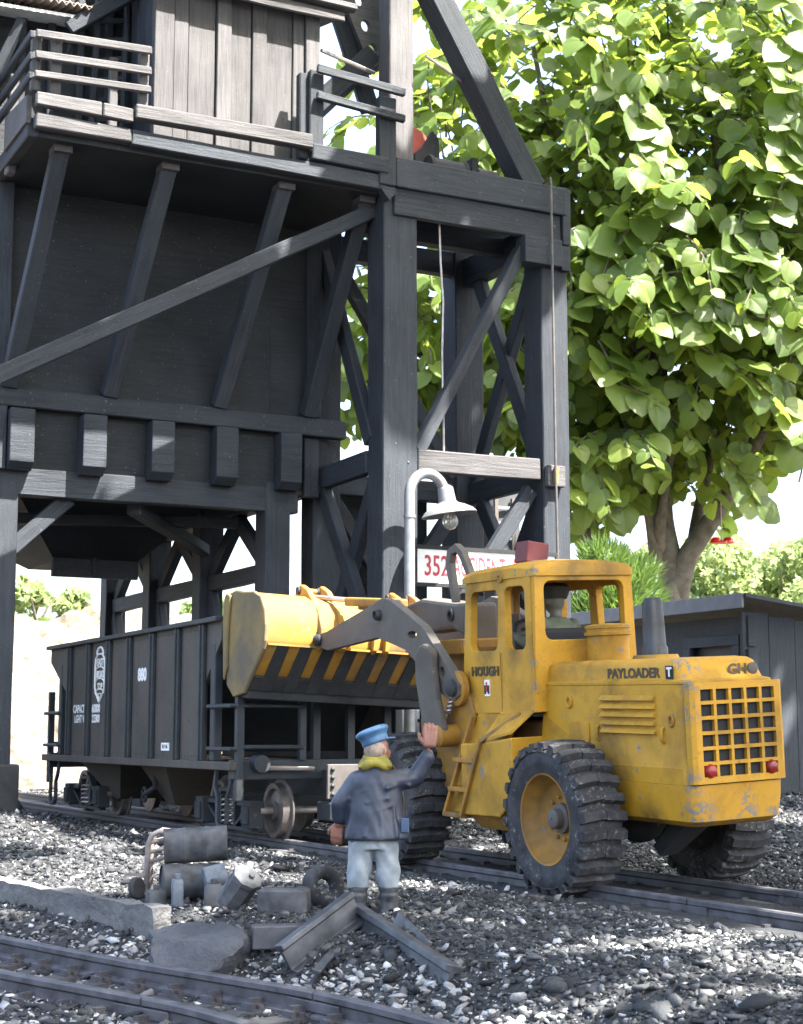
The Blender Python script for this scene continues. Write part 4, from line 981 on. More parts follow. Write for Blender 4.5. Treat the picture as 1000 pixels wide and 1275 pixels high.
# lift arms, bell cranks
armp = [(4.75,3.10),(4.34,3.13),(2.75,3.46),(2.47,3.53),(2.20,3.48),(1.33,3.10),(0.56,2.46),(0.42,2.33),(0.44,2.20),(0.55,2.14),(0.72,2.16),(0.90,2.24),(1.81,2.80),(2.14,2.88),(2.65,2.99),(4.30,2.86),(4.62,2.93)]
slot = [(1.62+0.13*math.cos(a), 3.0+0.05*math.sin(a)) for a in np.linspace(0, 2*PI, 12, endpoint=False)]
slot2 = [(0.84+0.07*math.cos(a), 2.50+0.07*math.sin(a)) for a in np.linspace(0, 2*PI, 12, endpoint=False)]
for s in (-1, 1):
    ao = lp(MB().plate([(s*0.93,a,b) for a, b in armp], (-s*0.13,0,0), [[(s*0.93,a,b) for a, b in slot], [(s*0.93,a,b) for a, b in slot2]]), 'lift_arm', AG, bevel=0.02)
    for a, b, r in ((0.56,2.30,0.11),(2.55,3.30,0.075),(4.55,3.02,0.085)):
        m = MB(); m.lathe([(r,-0.02),(r,0.05),(r*0.75,0.08),(r*0.72,0.05),(0.01,0.05)] if r < 0.08 else [(r,-0.02),(r,0.05),(r*0.6,0.09),(0.01,0.1)], rot_to((s,0,0), (s*0.93,a,b)), 18); lp(m, 'pin', SS, ao, smooth=True)
    lk = [(1.34,2.74),(1.24,2.83),(1.10,2.87),(0.95,2.83),(0.86,2.74),(0.88,2.56),(0.80,2.15),(0.66,1.80),(0.66,1.66),(0.80,1.60),(1.02,1.66),(1.21,1.86),(1.34,2.40)]
    lp(MB().plate([(s*1.06,a,b) for a, b in lk], (-s*0.11,0,0)), 'tilt_link', AG, bevel=0.04)
    m = MB(); m.lathe([(0.14,0),(0.14,0.34),(0.10,0.38)], rot_to((s,0,0), (s*0.72,0.78,1.70)), 18); lp(m, 'lower_pin', YD, smooth=True)
    m = MB(); m.lathe([(0.07,0),(0.07,0.02)], rot_to((s,0,0), (s*1.06,0.80,1.76)), 16); lp(m, 'lower_pin', M_['silver'], smooth=True)
# spring between link and frame
m = MB(); m.tube([(-0.90+0.03*math.cos(a*1.0), 0.78+0.045*math.sin(a)-0.012*a/6.28*3, 1.98+0.33*a/(2*PI*6)) for a in np.linspace(0, 2*PI*6, 70)], 0.014, 5); lp(m, 'spring', M_['steel'], smooth=True)
# centre boom, tilt cylinder and rod
cyl = [(2.84,3.53),(1.86,3.42),(1.40,3.40),(1.40,2.85),(1.95,3.06),(2.88,3.03),(3.4,3.12),(3.5,3.44)]
lp(MB().plate([(-0.12,a,b) for a, b in cyl], (0.40,0,0)), 'boom', AG, bevel=0.06)
m = MB(); m.lathe([(0.085,0),(0.085,0.03),(0.05,0.035),(0.05,0.0)], rot_to((-1,0,0), (-0.12,1.98,3.26)), 18); lp(m, 'boom_pin', SS, smooth=True)
lp(MB().box((-0.42,1.2,2.72),(0.42,2.4,2.92)), 'cross_beam', YD, bevel=0.02)
lp(MB().plate([(-0.05,1.5,1.9),(-0.05,2.6,1.9),(-0.05,2.6,2.9),(-0.05,1.4,3.0)], (0.4,0,0)), 'boom_tower', YD, bevel=0.03)
m = MB(); m.bar((-0.45,4.55,3.58),(-0.30,3.0,3.47),0.14,0.13); lp(m, 'tilt_cylinder', YD, bevel=0.03)
m = MB(); m.bar((-0.25,4.55,3.50),(-0.15,3.3,3.45),0.10,0.10); lp(m, 'tilt_cylinder', AG, bevel=0.03)
m = MB(); m.tube([(-0.72,5.35,3.70),(-0.46,4.50,3.60)], 0.04, 10); lp(m, 'piston_rod', M_['steel'], smooth=True)
# looped guard bracket in front of the cab
gb = [(0.70,3.45),(1.02,3.95),(1.12,4.05),(1.25,4.03),(1.30,3.92),(1.20,3.40),(1.28,3.40),(1.42,3.92),(1.36,4.10),(1.15,4.17),(0.98,4.07),(0.58,3.45)]
lp(MB().plate([(-0.50,a,b-0.0) for a, b in gb], (0.1,0,0)), 'guard_bracket', AG, bevel=0.015)

# bucket: curved shell, end plates, wear ribs; it hangs a little crooked
bk = bpy.data.objects.new('bucket', None); COL.objects.link(bk); bk.parent = ld
bk.location = (-0.15, 5.0, 2.9); bk.rotation_euler = (0, math.radians(5.4), 0)
shell = [(1.20,0.72),(0.55,0.74),(0.15,0.72),(-0.14,0.62),(-0.30,0.45),(-0.36,0.22),(-0.36,0.0),(-0.33,-0.10),(0.32,-0.74),(0.50,-0.80)]
inner = [(1.20,0.66),(0.55,0.68),(0.18,0.66),(-0.08,0.57),(-0.23,0.42),(-0.29,0.22),(-0.29,0.0),(-0.26,-0.08),(0.35,-0.68),(0.50,-0.74)]
BW = 1.58
sm = MB(); sm.loft([[(x,a,b) for a, b in shell+inner[::-1]] for x in np.linspace(-BW, BW, 9)])
mb_bk = painted('bucket enamel', (0.40,0.205,0.026), (0.16,0.13,0.10), (0.12,0.095,0.065), 0.60, 0.44, 0.6)
bo = sm.build('shell', mb_bk, bk, True, local=True)
ep = [(1.22,0.66),(1.15,0.76),(0.85,0.80),(0.55,0.76),(0.15,0.74),(-0.14,0.65),(-0.33,0.46),(-0.40,0.22),(-0.40,-0.02),(-0.36,-0.14),(0.30,-0.78),(0.72,-0.84),(1.02,-0.66),(1.22,0.30)]
mb_ep = painted('dusty bucket end', (0.22,0.155,0.055), (0.15,0.135,0.12), (0.085,0.078,0.07), 0.66, 0.40, 0.7)
for s in (-1, 1):
    MB().plate([(s*BW,a,b) for a, b in ep], (s*0.07,0,0)).build('end_plate', mb_ep, bk, bevel=0.03, local=True)
    e2 = MB(); e2.plate([(s*(BW+0.07),a,b) for a, b in ((1.22,0.66),(1.15,0.76),(0.98,0.72),(1.0,0.2),(0.95,-0.4),(1.05,-0.6),(1.22,0.30))], (s*0.05,0,0)); e2.build('end_rib', mb_ep, bk, bevel=0.025, local=True)
dl = Vector((0, 0.65, -0.64)).normalized(); nr = Vector((0, -0.64, -0.65)).normalized()
lip = MB(); lip.plate([(-BW,0.26,-0.70),(BW,0.26,-0.70),(BW,0.30,-0.86),(-BW,0.30,-0.86)], (0,0.5,0.05)); lip.build('cutting_edge', SS, bk, local=True, bevel=0.02)
for i in range(9):
    x = -BW+0.16+0.37*i; r = MB()
    p = [Vector((x,-0.36,-0.04)), Vector((x,0.28,-0.70))]
    r.plate([p[0]+nr*0.0, p[1]+nr*0.0, p[1]+nr*0.06, p[0]+nr*0.06+Vector((0,0,0.04))], (0.20,0,0)); r.build('wear_rib', SS, bk, local=True, bevel=0.015)
bb = MB(); pA = Vector((0,-0.36,-0.04)); pB = Vector((0,0.28,-0.70)); q0 = pA.lerp(pB,0.70); q1 = pA.lerp(pB,1.0)
bb.plate([Vector((-BW,0,0))+q0+nr*0.004, Vector((BW,0,0))+q0+nr*0.004, Vector((BW,0,0))+q1+nr*0.004, Vector((-BW,0,0))+q1+nr*0.004], nr*0.045); bb.build('wear_plate', SS, bk, local=True, bevel=0.012)
bl = MB(); bl.bar((-BW,-0.385,-0.06),(BW,-0.385,-0.06),0.03,0.03); bl.build('shell_ledge', mb_bk, bk, local=True)
for x in (-0.78, -0.45, 0.75, 1.08):
    bp = [(0.62,0.72),(0.55,0.88),(0.38,0.92),(0.16,0.84),(-0.30,0.50),(-0.47,0.22),(-0.46,-0.06),(-0.36,-0.12),(-0.34,0.2),(-0.2,0.5),(0.1,0.68)]
    b2 = MB().plate([(x,a,b) for a, b in bp], (0.09,0,0)).build('hinge_bracket', mb_bk, bk, local=True, bevel=0.02)
    m = MB(); m.lathe([(0.06,0),(0.06,0.04),(0.03,0.05)], rot_to((-1,0,0), (x,0.42,0.83)), 14); m.build('pin', SS, b2, True, local=True)
m = MB(); m.tube([(-0.78,0.42,0.83),(-0.36,0.42,0.83)], 0.045, 10); m.build('pin_shaft', YD, bk, True, local=True)
for x in (0.1, 0.3): MB().plate([(x,a,b) for a, b in ((-0.30,0.50),(-0.47,0.22),(-0.46,-0.06),(-0.36,-0.12),(-0.34,0.2))], (0.07,0,0)).build('hinge_bracket', mb_bk, bk, local=True, bevel=0.015)

# ------------------------------------------------------------------ driver in the cab
Mw = Matrix.Translation((10.9,17.2,0.06)) @ Euler((math.radians(1.2), math.radians(-3.0), 0)).to_matrix().to_4x4()
drv = tag(empty('person', Mw @ Vector((-0.05,-0.52,2.56))), 'driver seated in the loader cab wearing a dark cap and drab green jacket', 'person')
M_['skin'] = plain('painted skin', (0.24,0.105,0.07), 0.5, 0, 0.15, 9)
b = MB(); oval_loft(b, [(0,0,0.0,0.20,0.16),(0,0,0.2,0.19,0.14),(0,0.02,0.36,0.20,0.13),(0,0.02,0.43,0.12,0.09)])
capsule(b, (0,0.02,0.42),(0,0.03,0.52),0.06,0.06); ball(b, (0,0.05,0.60),(0.095,0.115,0.13)); ball(b, (0,0.165,0.58),(0.022,0.03,0.03)); ball(b,(-0.10,0.04,0.59),(0.02,0.03,0.04)); ball(b,(0.10,0.04,0.59),(0.02,0.03,0.04))
for s in (-1, 1):
    capsule(b, (s*0.20,0.02,0.36),(s*0.25,0.12,0.18),0.07,0.055); capsule(b, (s*0.25,0.12,0.18),(s*0.15,0.42,0.26),0.055,0.04); capsule(b,(s*0.15,0.42,0.26),(s*0.13,0.52,0.30),0.045,0.03)
    capsule(b, (s*0.10,0.04,0.06),(s*0.13,0.42,0.05),0.09,0.07); capsule(b, (s*0.13,0.42,0.05),(s*0.13,0.46,-0.30),0.065,0.05); capsule(b, (s*0.13,0.46,-0.34),(s*0.13,0.58,-0.36),0.05,0.04)
DM = Matrix.Rotation(math.radians(8), 4, 'Z') @ Matrix.Scale(1.28, 4)
sculpt('body', b, plain('grimy painted figure', (0.16,0.12,0.09), 0.6, 0, 0.5, 6, c2=(0.10,0.12,0.09)), drv, 0.016, 4, True, DM)
b = MB(); oval_loft(b, [(0,0,0.02,0.215,0.175),(0,0,0.2,0.205,0.155),(0,0.02,0.36,0.215,0.145),(0,0.02,0.44,0.12,0.10)])
for s in (-1, 1): capsule(b, (s*0.20,0.02,0.36),(s*0.25,0.12,0.18),0.085,0.07); capsule(b, (s*0.25,0.12,0.18),(s*0.17,0.36,0.25),0.07,0.055)
sculpt('jacket', b, plain('drab green jacket', (0.10,0.115,0.07), 0.7, 0, 0.3, 7), drv, 0.016, 4, True, DM)
b = MB(); b.lathe([(0.115,0.62),(0.135,0.66),(0.15,0.73),(0.11,0.765),(0.02,0.775)], Matrix.Translation((0,0.04,0)), 24); b.plate([(-0.10,0.13,0.645),(0.10,0.13,0.645),(0.07,0.23,0.625),(-0.07,0.23,0.625)], (0,0,0.015)); b.build('cap', plain('dark cap', (0.02,0.022,0.022), 0.6), drv, True, local=True, M=DM)
# ------------------------------------------------------------------ waving man
CR = Vector((0.889,-0.458,0)); CF = Vector((0.458,0.889,0)); HEAD = math.radians(-27.25)
man = tag(empty('person', (7.22, 14.55, 0.0), (0,0,HEAD)), 'man seen from behind in blue cap, navy coat and pale trousers, right arm raised', 'person'); man.scale = (1.0, 1.0, 1.03)
folds = lambda k, a: (lambda co: a*np.sin(co[:,2]*k + 5*np.sin(co[:,0]*9) + 3*co[:,1]*7)*np.abs(np.sin(co[:,0]*11+co[:,2]*6)))
# body: one continuous figure
b = MB()
oval_loft(b, [(-0.02,0,0.70,0.21,0.15),(-0.02,0,0.95,0.20,0.14),(-0.02,0,1.15,0.20,0.13),(-0.02,0,1.28,0.19,0.12),(-0.02,0,1.36,0.10,0.09)])
capsule(b, (-0.02,0,1.34),(-0.01,0.02,1.48),0.075,0.075)
HC = Vector((0.0,0.03,1.555)); ball(b, HC, (0.115,0.125,0.14))
look = Vector((0.80,0.60,-0.05)).normalized(); side = Vector((-0.60,0.80,0))
ball(b, HC+look*0.075+Vector((0,0,-0.05)), (0.075,0.075,0.07)); capsule(b, HC+look*0.105+Vector((0,0,0.01)), HC+look*0.145+Vector((0,0,-0.03)), 0.016, 0.024); ball(b, HC+look*0.11+Vector((0,0,-0.075)), (0.035,0.035,0.014)); ball(b, HC+look*0.10+Vector((0,0,-0.105)), (0.03,0.03,0.025))
for s in (-1, 1): ball(b, HC+side*(0.112*s)-look*0.01+Vector((0,0,-0.02)), (0.022,0.022,0.04)); ball(b, HC+look*0.095+side*0.045*s+Vector((0,0,-0.015)), (0.026,0.026,0.022))
for s, fx in ((-1,-0.175),(1,0.115)):
    capsule(b, (s*0.10-0.02,0,0.72),(s*0.10+(fx-s*0.10)*0.5,0.02,0.45),0.10,0.075); capsule(b, (s*0.10+(fx-s*0.10)*0.5,0.02,0.45),(fx,0,0.10),0.075,0.055); capsule(b, (fx,0,0.06),(fx+0.03,0.14,0.05),0.06,0.05)
capsule(b, (0.16,0,1.26),(0.40,0.05,1.30),0.075,0.065); capsule(b, (0.40,0.05,1.30),(0.515,0.04,1.50),0.062,0.05)
capsule(b, (-0.20,0,1.26),(-0.37,0.02,1.02),0.075,0.065); capsule(b, (-0.37,0.02,1.02),(-0.375,0.08,0.84),0.062,0.05)
def hand(b, wrist, up, palm_n, thumb_side, curl=0.35, k=1.0):
    """palm, four unequal bent fingers and a thumb leaving the side of the palm"""
    up = Vector(up).normalized(); n = Vector(palm_n).normalized(); n = (n - up*n.dot(up)).normalized(); s = up.cross(n).normalized()*thumb_side
    w_ = Vector(wrist)
    for j in range(4):
        o = s*(0.042-0.028*j)*k; capsule(b, w_+o*0.7+up*0.02*k, w_+o+up*0.105*k, 0.026*k, 0.021*k, 10)
        L = (0.072,0.082,0.075,0.058)[j]*k; base = w_+o+up*0.108*k
        d1 = (up + n*curl*0.6 + s*(0.10-0.07*j)).normalized(); m1 = base+d1*L*0.55; d2 = (up + n*curl*1.9).normalized(); m2 = m1+d2*L*0.5
        capsule(b, base, m1, 0.0165*k, 0.0155*k, 8); capsule(b, m1, m2, 0.0155*k, 0.0135*k, 8)
    t0 = w_+s*0.04*k+up*0.03*k; t1 = t0+(s*0.9+up*0.7+n*0.3)*0.045*k; t2 = t1+(s*0.3+up*1.0+n*0.5)*0.042*k
    capsule(b, t0, t1, 0.024*k, 0.019*k, 8); capsule(b, t1, t2, 0.019*k, 0.015*k, 8)
hand(b, (0.525,0.04,1.57), (0.05,0.12,1), (0.1,1,0.0), 1, 0.35, 1.25)
hand(b, (-0.385,0.09,0.83), (-0.16,0.05,-1), (0.35,0.9,0), -1, 0.5, 1.12)
sculpt('body', b, M_['skin'], man, 0.0075, 3)
# coat
M_['coat'] = plain('navy coat paint', (0.016,0.024,0.048), 0.45, 0, 0.3, 5, 0.05, c2=(0.040,0.049,0.072))
b = MB()
oval_loft(b, [(0.0,0,0.690,0.325,0.235),(0.0,0,0.71,0.33,0.24),(-0.01,0,0.86,0.30,0.215),(-0.02,0,1.00,0.275,0.195),(-0.02,0,1.12,0.265,0.185),(-0.02,0,1.23,0.262,0.175),(-0.02,0.0,1.30,0.225,0.155),(-0.02,0.0,1.36,0.13,0.115),(-0.02,0.0,1.39,0.10,0.09)], 28)
capsule(b, (0.15,0,1.24),(0.38,0.05,1.275),0.118,0.092); capsule(b, (0.38,0.05,1.275),(0.50,0.045,1.475),0.092,0.076)
capsule(b, (-0.19,0,1.24),(-0.37,0.01,1.03),0.112,0.092); capsule(b, (-0.37,0.01,1.03),(-0.375,0.06,0.90),0.09,0.08)
for p, q, r in (((0.10,-0.17,1.20),(0.20,-0.09,1.23),0.03),((-0.10,-0.175,1.06),(0.10,-0.17,1.10),0.028),((0.0,-0.19,0.98),(0.16,-0.155,1.03),0.026),((0.05,-0.22,0.75),(0.03,-0.185,1.0),0.030),((-0.12,-0.215,0.74),(-0.05,-0.18,0.98),0.028),((0.20,-0.19,0.74),(0.17,-0.15,1.0),0.03),((-0.22,-0.16,0.76),(-0.20,-0.12,1.0),0.028),((-0.2,-0.12,1.14),(-0.12,-0.165,1.18),0.024),((0.25,-0.06,1.25),(0.33,-0.05,1.22),0.03),((-0.28,-0.08,1.10),(-0.36,-0.07,1.06),0.026)): capsule(b, Vector(p)*0.985, Vector(q)*0.985, r*0.8, r*0.6, 8)
coat = sculpt('coat', b, M_['coat'], man, 0.011, 8, disp=folds(17, 0.005))
MB().box((0.235,-0.165,0.76),(0.32,-0.135,0.90), Matrix.Rotation(math.radians(0),4,'Z')).build('pocket', plain('blue pocket', (0.045,0.075,0.15), 0.5), coat, local=True, bevel=0.012)
# trousers
b = MB()
oval_loft(b, [(-0.02,0,0.60,0.23,0.16),(-0.02,0,0.74,0.23,0.16)])
for fx, s in ((-0.185,-1),(0.115,1)):
    oval_loft(b, [(fx,0.0,0.235,0.115,0.115),(fx-0.005,0.0,0.30,0.118,0.12),(fx*0.93,0.01,0.42,0.118,0.125),(fx*0.85-0.005,0.01,0.55,0.128,0.135),(fx*0.75-0.01,0.0,0.68,0.135,0.15)])
sculpt('trousers', b, plain('pale grey blue trousers', (0.21,0.25,0.28), 0.6, 0, 0.2, 5, 0.05, c2=(0.32,0.36,0.38)), man, 0.011, 6, disp=folds(24, 0.011))
for fx in (-0.185, 0.115):
    b = MB(); oval_loft(b, [(fx,0.0,0.0,0.085,0.10),(fx,0.0,0.10,0.08,0.085),(fx,0.0,0.17,0.098,0.10),(fx,0.0,0.19,0.085,0.088),(fx,0.0,0.225,0.10,0.10),(fx,0.0,0.262,0.088,0.09)]); capsule(b, (fx,0.0,0.05),(fx+0.05,0.17,0.045),0.075,0.06); b.box((fx-0.08,-0.10,0.0),(fx+0.08,0.06,0.03))
    sculpt('boot', b, plain('dark boot', (0.03,0.035,0.04), 0.5, 0, 0.4, 8, c2=(0.08,0.085,0.09)), man, 0.011, 2)
b = MB(); b.tube([(-0.02+0.125*math.cos(a), 0.0+0.11*math.sin(a), 1.40+0.02*math.sin(3*a)) for a in np.linspace(0,2*PI,20,endpoint=False)], 0.044, 10, True); b.tube([(-0.02+0.095*math.cos(a), 0.01+0.09*math.sin(a), 1.455+0.012*math.cos(2*a)) for a in np.linspace(0,2*PI,20,endpoint=False)], 0.036, 10, True); b.plate([(-0.2,-0.10,1.37),(0.16,-0.11,1.38),(0.10,-0.115,1.47),(-0.12,-0.11,1.44)], (0,0.09,0))
sculpt('scarf', b, plain('yellow scarf', (0.22,0.185,0.022), 0.6, 0, 0.2, 9), man, 0.011, 4)
b = MB(); ball(b, HC+Vector((-0.015,-0.025,-0.01)), (0.120,0.118,0.12)); b2 = MB(); sculpt('hair', b, plain('grey fair hair', (0.28,0.22,0.17), 0.7, 0, 0.3, 20), man, 0.012, 2)
tilt = Matrix.Translation(HC+Vector((-0.012,-0.008,0.045))) @ Matrix.Rotation(math.radians(-20), 4, 'Y') @ Matrix.Rotation(math.radians(-4), 4, 'X')
b = MB(); b.lathe([(0.132,0.0),(0.138,0.02),(0.138,0.065),(0.150,0.085),(0.175,0.115),(0.172,0.140),(0.13,0.160),(0.02,0.168)], tilt, 32)
dirp = Vector((0.86,0.50,0)); pr = Vector((-0.5,0.86,0))
bp = [dirp*(0.10)+pr*0.115, dirp*0.19+pr*0.085, dirp*0.225, dirp*0.19-pr*0.085, dirp*0.10-pr*0.115]
b.plate([tilt @ (q+Vector((0,0,0.012-0.25*(q.length-0.1)))) for q in bp], (0,0,0.018)); cap = sculpt('cap', b, plain('blue cap paint', (0.055,0.14,0.265), 0.5, 0, 0.25, 6, 0.04, c2=(0.08,0.185,0.33)), man, 0.009, 4)

# ------------------------------------------------------------------ yard clutter beside the slab
def JM(loc, yaw=0.0): return Matrix.Translation(Vector(loc)) @ Matrix.Rotation(HEAD+yaw, 4, 'Z')     # x = across the view, y = away
M_['junk'] = plain('blue grey junk paint', (0.034,0.038,0.045), 0.7, 0, 0.3, 5, 0.15, c2=(0.10,0.105,0.115))
M_['junk_l'] = plain('pale blue paint', (0.095,0.115,0.145), 0.65, 0, 0.3, 7, 0.15, c2=(0.17,0.20,0.24))
M_['frame_pink'] = plain('dusty pinkish grey steel', (0.22,0.19,0.18), 0.7, 0, 0.3, 6, 0.1)
def drum(loc, yaw, tiltz, r, L, label, mat=None):
    t = tag(empty('oil_drum', loc), label, 'drum', 'oil drums lying by the hand truck')
    M = Matrix.Translation(Vector(loc)) @ Matrix.Rotation(HEAD+yaw, 4, 'Z') @ Matrix.Rotation(PI/2+tiltz, 4, 'Y')
    h = L/2; pr_ = [(r*0.3,-h+0.012),(r*0.93,-h+0.014),(r*0.95,-h-0.008),(r*1.03,-h),(r,-h+0.02)]
    for q in (-0.18, 0.18): pr_ += [(r,q*L-0.022),(r*1.045,q*L),(r,q*L+0.022)]
    pr_ += [(r,h-0.02),(r*1.03,h),(r*0.95,h+0.008),(r*0.93,h-0.014),(r*0.3,h-0.012)]
    MB().lathe(pr_, M, 28).build('shell', mat or M_['junk'], t, True)
    MB().lathe([(0.02,h-0.02),(0.02,h+0.004)], M @ Matrix.Translation((r*0.6,0,0)), 8).build('bung', M_['junk'], t, True)
    return t
drum((6.07,16.60,0.572), 0.12, -0.05, 0.185, 0.66, 'upper dented steel drum lying on its side on top of another drum')
drum((5.98,16.50,0.20), 0.30, 0.0, 0.185, 0.60, 'lower drum half hidden under the upper drum and small cans')
ht = tag(empty('hand_truck', (5.68,17.0,0.0), (0,0,HEAD)), 'bent tube hand truck standing against the stacked drums', 'hand truck')
for dy in (0.0, 0.26):
    m = MB(); m.tube([(-0.02,dy,0.04),(-0.015,dy,0.30),(-0.01,dy,0.55),(0.03,dy,0.66),(0.11,dy,0.70),(0.25,dy,0.68),(0.36,dy,0.63),(0.40,dy,0.58),(0.38,dy,0.30),(0.36,dy,0.05)], 0.03, 10); m.build('tube_frame', M_['frame_pink'], ht, True, local=True)
for z in (0.58, 0.48, 0.38): MB().tube([(0.0,0.0,z),(0.14,0.02,z+0.03),(0.14,0.24,z+0.03),(0.0,0.26,z)], 0.022, 8).build('cross_bar', M_['frame_pink'], ht, True, local=True)
MB().plate([(-0.28,-0.05,0.16),(-0.02,-0.05,0.14),(-0.02,0.28,0.14),(-0.28,0.28,0.16)], (0,0,0.025)).build('toe_plate', M_['frame_pink'], ht, local=True, bevel=0.008)
MB().plate([(-0.24,-0.07,0.24),(-0.02,-0.07,0.22),(-0.02,-0.03,0.22),(-0.24,-0.03,0.24)], (0,0,0.03)).build('toe_lip', M_['frame_pink'], ht, local=True, bevel=0.008)
for x in (-0.10, 0.36): MB().lathe([(0.04,-0.03),(0.10,-0.035),(0.115,-0.02),(0.115,0.02),(0.10,0.035),(0.04,0.03)], rot_to((0.85,-0.5,0.1), (x,-0.14,0.115)), 20).build('wheel', M_['rubber'], ht, True, local=True)
def canister(name, label, cat, loc, yaw, prof, mat, M=None, n=20, group='small cans beside the drums'):
    t = tag(empty(name, loc), label, cat, group)
    Mt = M or JM(loc, yaw)
    MB().lathe(prof, Mt, n).build('body', mat, t, True)
    zt = max(p[1] for p in prof)
    MB().lathe([(0.028,zt-0.005),(0.03,zt+0.03),(0.02,zt+0.035)], Mt @ Matrix.Translation((0.03,0,0)), 10).build('cap', mat, t, True)
    return t
canister('paint_can', 'pale blue can lying behind the small square bottle', 'can', (6.12,16.15,0.30), 0, [(0.10,-0.12),(0.12,-0.11),(0.12,0.10),(0.11,0.12),(0.05,0.13)], M_['junk_l'], Matrix.Translation((6.12,16.15,0.27)) @ Matrix.Rotation(HEAD+0.3, 4, 'Z') @ Matrix.Rotation(1.35, 4, 'Y'))
canister('tipped_can', 'large dark octagonal can tipped over to the left beside the rock', 'can', (6.05,15.2,0.05), 0, [(0.12,-0.20),(0.15,-0.19),(0.15,0.14),(0.16,0.15),(0.16,0.20),(0.13,0.21),(0.03,0.215)], M_['junk'], Matrix.Translation((6.06,15.32,0.205)) @ Matrix.Rotation(HEAD, 4, 'Z') @ Matrix.Rotation(0.62, 4, 'Y') @ Matrix.Rotation(0.5, 4, 'X'), 8)
def jerry(name, label, cat, loc, yaw, sx, sy, sz, mat, lying=False):
    t = tag(empty(name, loc, (0.0,0,HEAD+yaw)), label, cat, 'small cans beside the drums')
    m = MB(); m.loft([[(a,b,z) for a, b in rrect(-sx*k, sx*k, -sy*k, sy*k, min(sx,sy)*0.35)] for k, z in ((0.94,0.0),(1,0.02),(1,sz*0.88),(0.86,sz),(0.80,sz+0.004))]); m.build('body', mat, t, True, local=True)
    if lying:
        for x in (-0.5, 0.0, 0.5): MB().tube([(sx*x*0.8,-sy*0.55,sz),(sx*x*0.8,-sy*0.3,sz+0.03),(sx*x*0.8,sy*0.3,sz+0.03),(sx*x*0.8,sy*0.55,sz)], 0.014, 6).build('ridge', mat, t, True, local=True)
    else: MB().lathe([(0.03,0),(0.035,0.05),(0.02,0.06)], Matrix.Translation((0,0,sz)), 12).build('cap', mat, t, True, local=True)
    return t
jerry('bottle_can', 'small pale square can with a cap standing before the drums', 'can', (5.66,16.0,0.0), 0.2, 0.06, 0.07, 0.27, M_['junk_l'])
jerry('grey_box', 'low grey box standing between the drums and the tipped can', 'box', (6.0,15.85,0.0), 0.1, 0.10, 0.10, 0.22, M_['junk'])
jerry('small_can', 'dark squat can at the foot of the lower drum', 'can', (5.52,16.25,0.0), 0.4, 0.10, 0.08, 0.15, M_['junk'])
jerry('flat_can', 'broad dark jerry can lying flat with raised ridges beside the old tyre', 'jerry can', (6.42,15.0,0.0), -0.1, 0.25, 0.17, 0.24, M_['junk'], True)
ty = tag(empty('old_tyre', (6.98,15.3,0.2), (0,0,HEAD)), 'small worn tyre leaning behind the steel scraps at the man\'s feet', 'tyre')
MB().tube([(0.155*math.cos(a),0,0.155*math.sin(a)) for a in np.linspace(0,2*PI,28,endpoint=False)], 0.075, 12, True).build('tread', M_['rubber'], ty, True, local=True, M=Matrix.Rotation(-0.35,4,'X') @ Matrix.Rotation(0.5,4,'Z') @ Matrix.Diagonal((1,1.3,1,1)))
# steel rail offcuts
M_['scrap'] = plain('blue black scrap steel', (0.045,0.050,0.060), 0.45, 0.2, 0.3, 5, 0.1, c2=(0.095,0.10,0.115))
IPROF = [(-0.085,-0.13),(0.085,-0.13),(0.085,-0.10),(0.018,-0.08),(0.018,0.075),(0.06,0.085),(0.06,0.13),(-0.06,0.13),(-0.06,0.085),(-0.018,0.075),(-0.018,-0.08),(-0.085,-0.10)]
def offcut(p0, p1, k, roll, label):
    t = tag(empty('steel_offcut', Vector(p0).lerp(Vector(p1), 0.5)), label, 'steel beam', 'steel rail offcuts in a heap')
    M, L = frame(p0, p1); M = M @ Matrix.Rotation(roll, 4, 'X')
    m = MB(); m.loft([[M @ Vector((x, a*k, b*k)) for a, b in IPROF] for x in (0, L)]); m.build('web', M_['scrap'], t, bevel=0.008)
    return t
offcut((5.72,13.33,-0.22),(6.48,13.47,0.20), 1.15, -0.15, 'upper rail offcut leaning on the heap with its cut end at the man\'s boots')
offcut((6.52,13.70,0.05),(6.40,11.60,-0.25), 1.3, -0.25, 'long rail offcut sloping down to the right in front of the heap')
offcut((5.74,12.75,-0.30),(6.25,13.35,-0.16), 0.62, 0.3, 'short thin rail offcut at the bottom of the heap among pale stones')
offcut((6.98,13.40,0.0),(6.72,12.35,-0.12), 1.2, 1.1, 'short wide offcut lying on its side behind the long rail offcut')
t = tag(empty('steel_plate', (5.95,13.75,-0.05)), 'dark flat steel block lying between the rock and the rail offcuts', 'steel block')
MB().box((-0.22,-0.10,-0.12),(0.24,0.10,0.09), JM((5.85,13.85,-0.06), 0.15)).build('block', M_['scrap'], t, bevel=0.015)
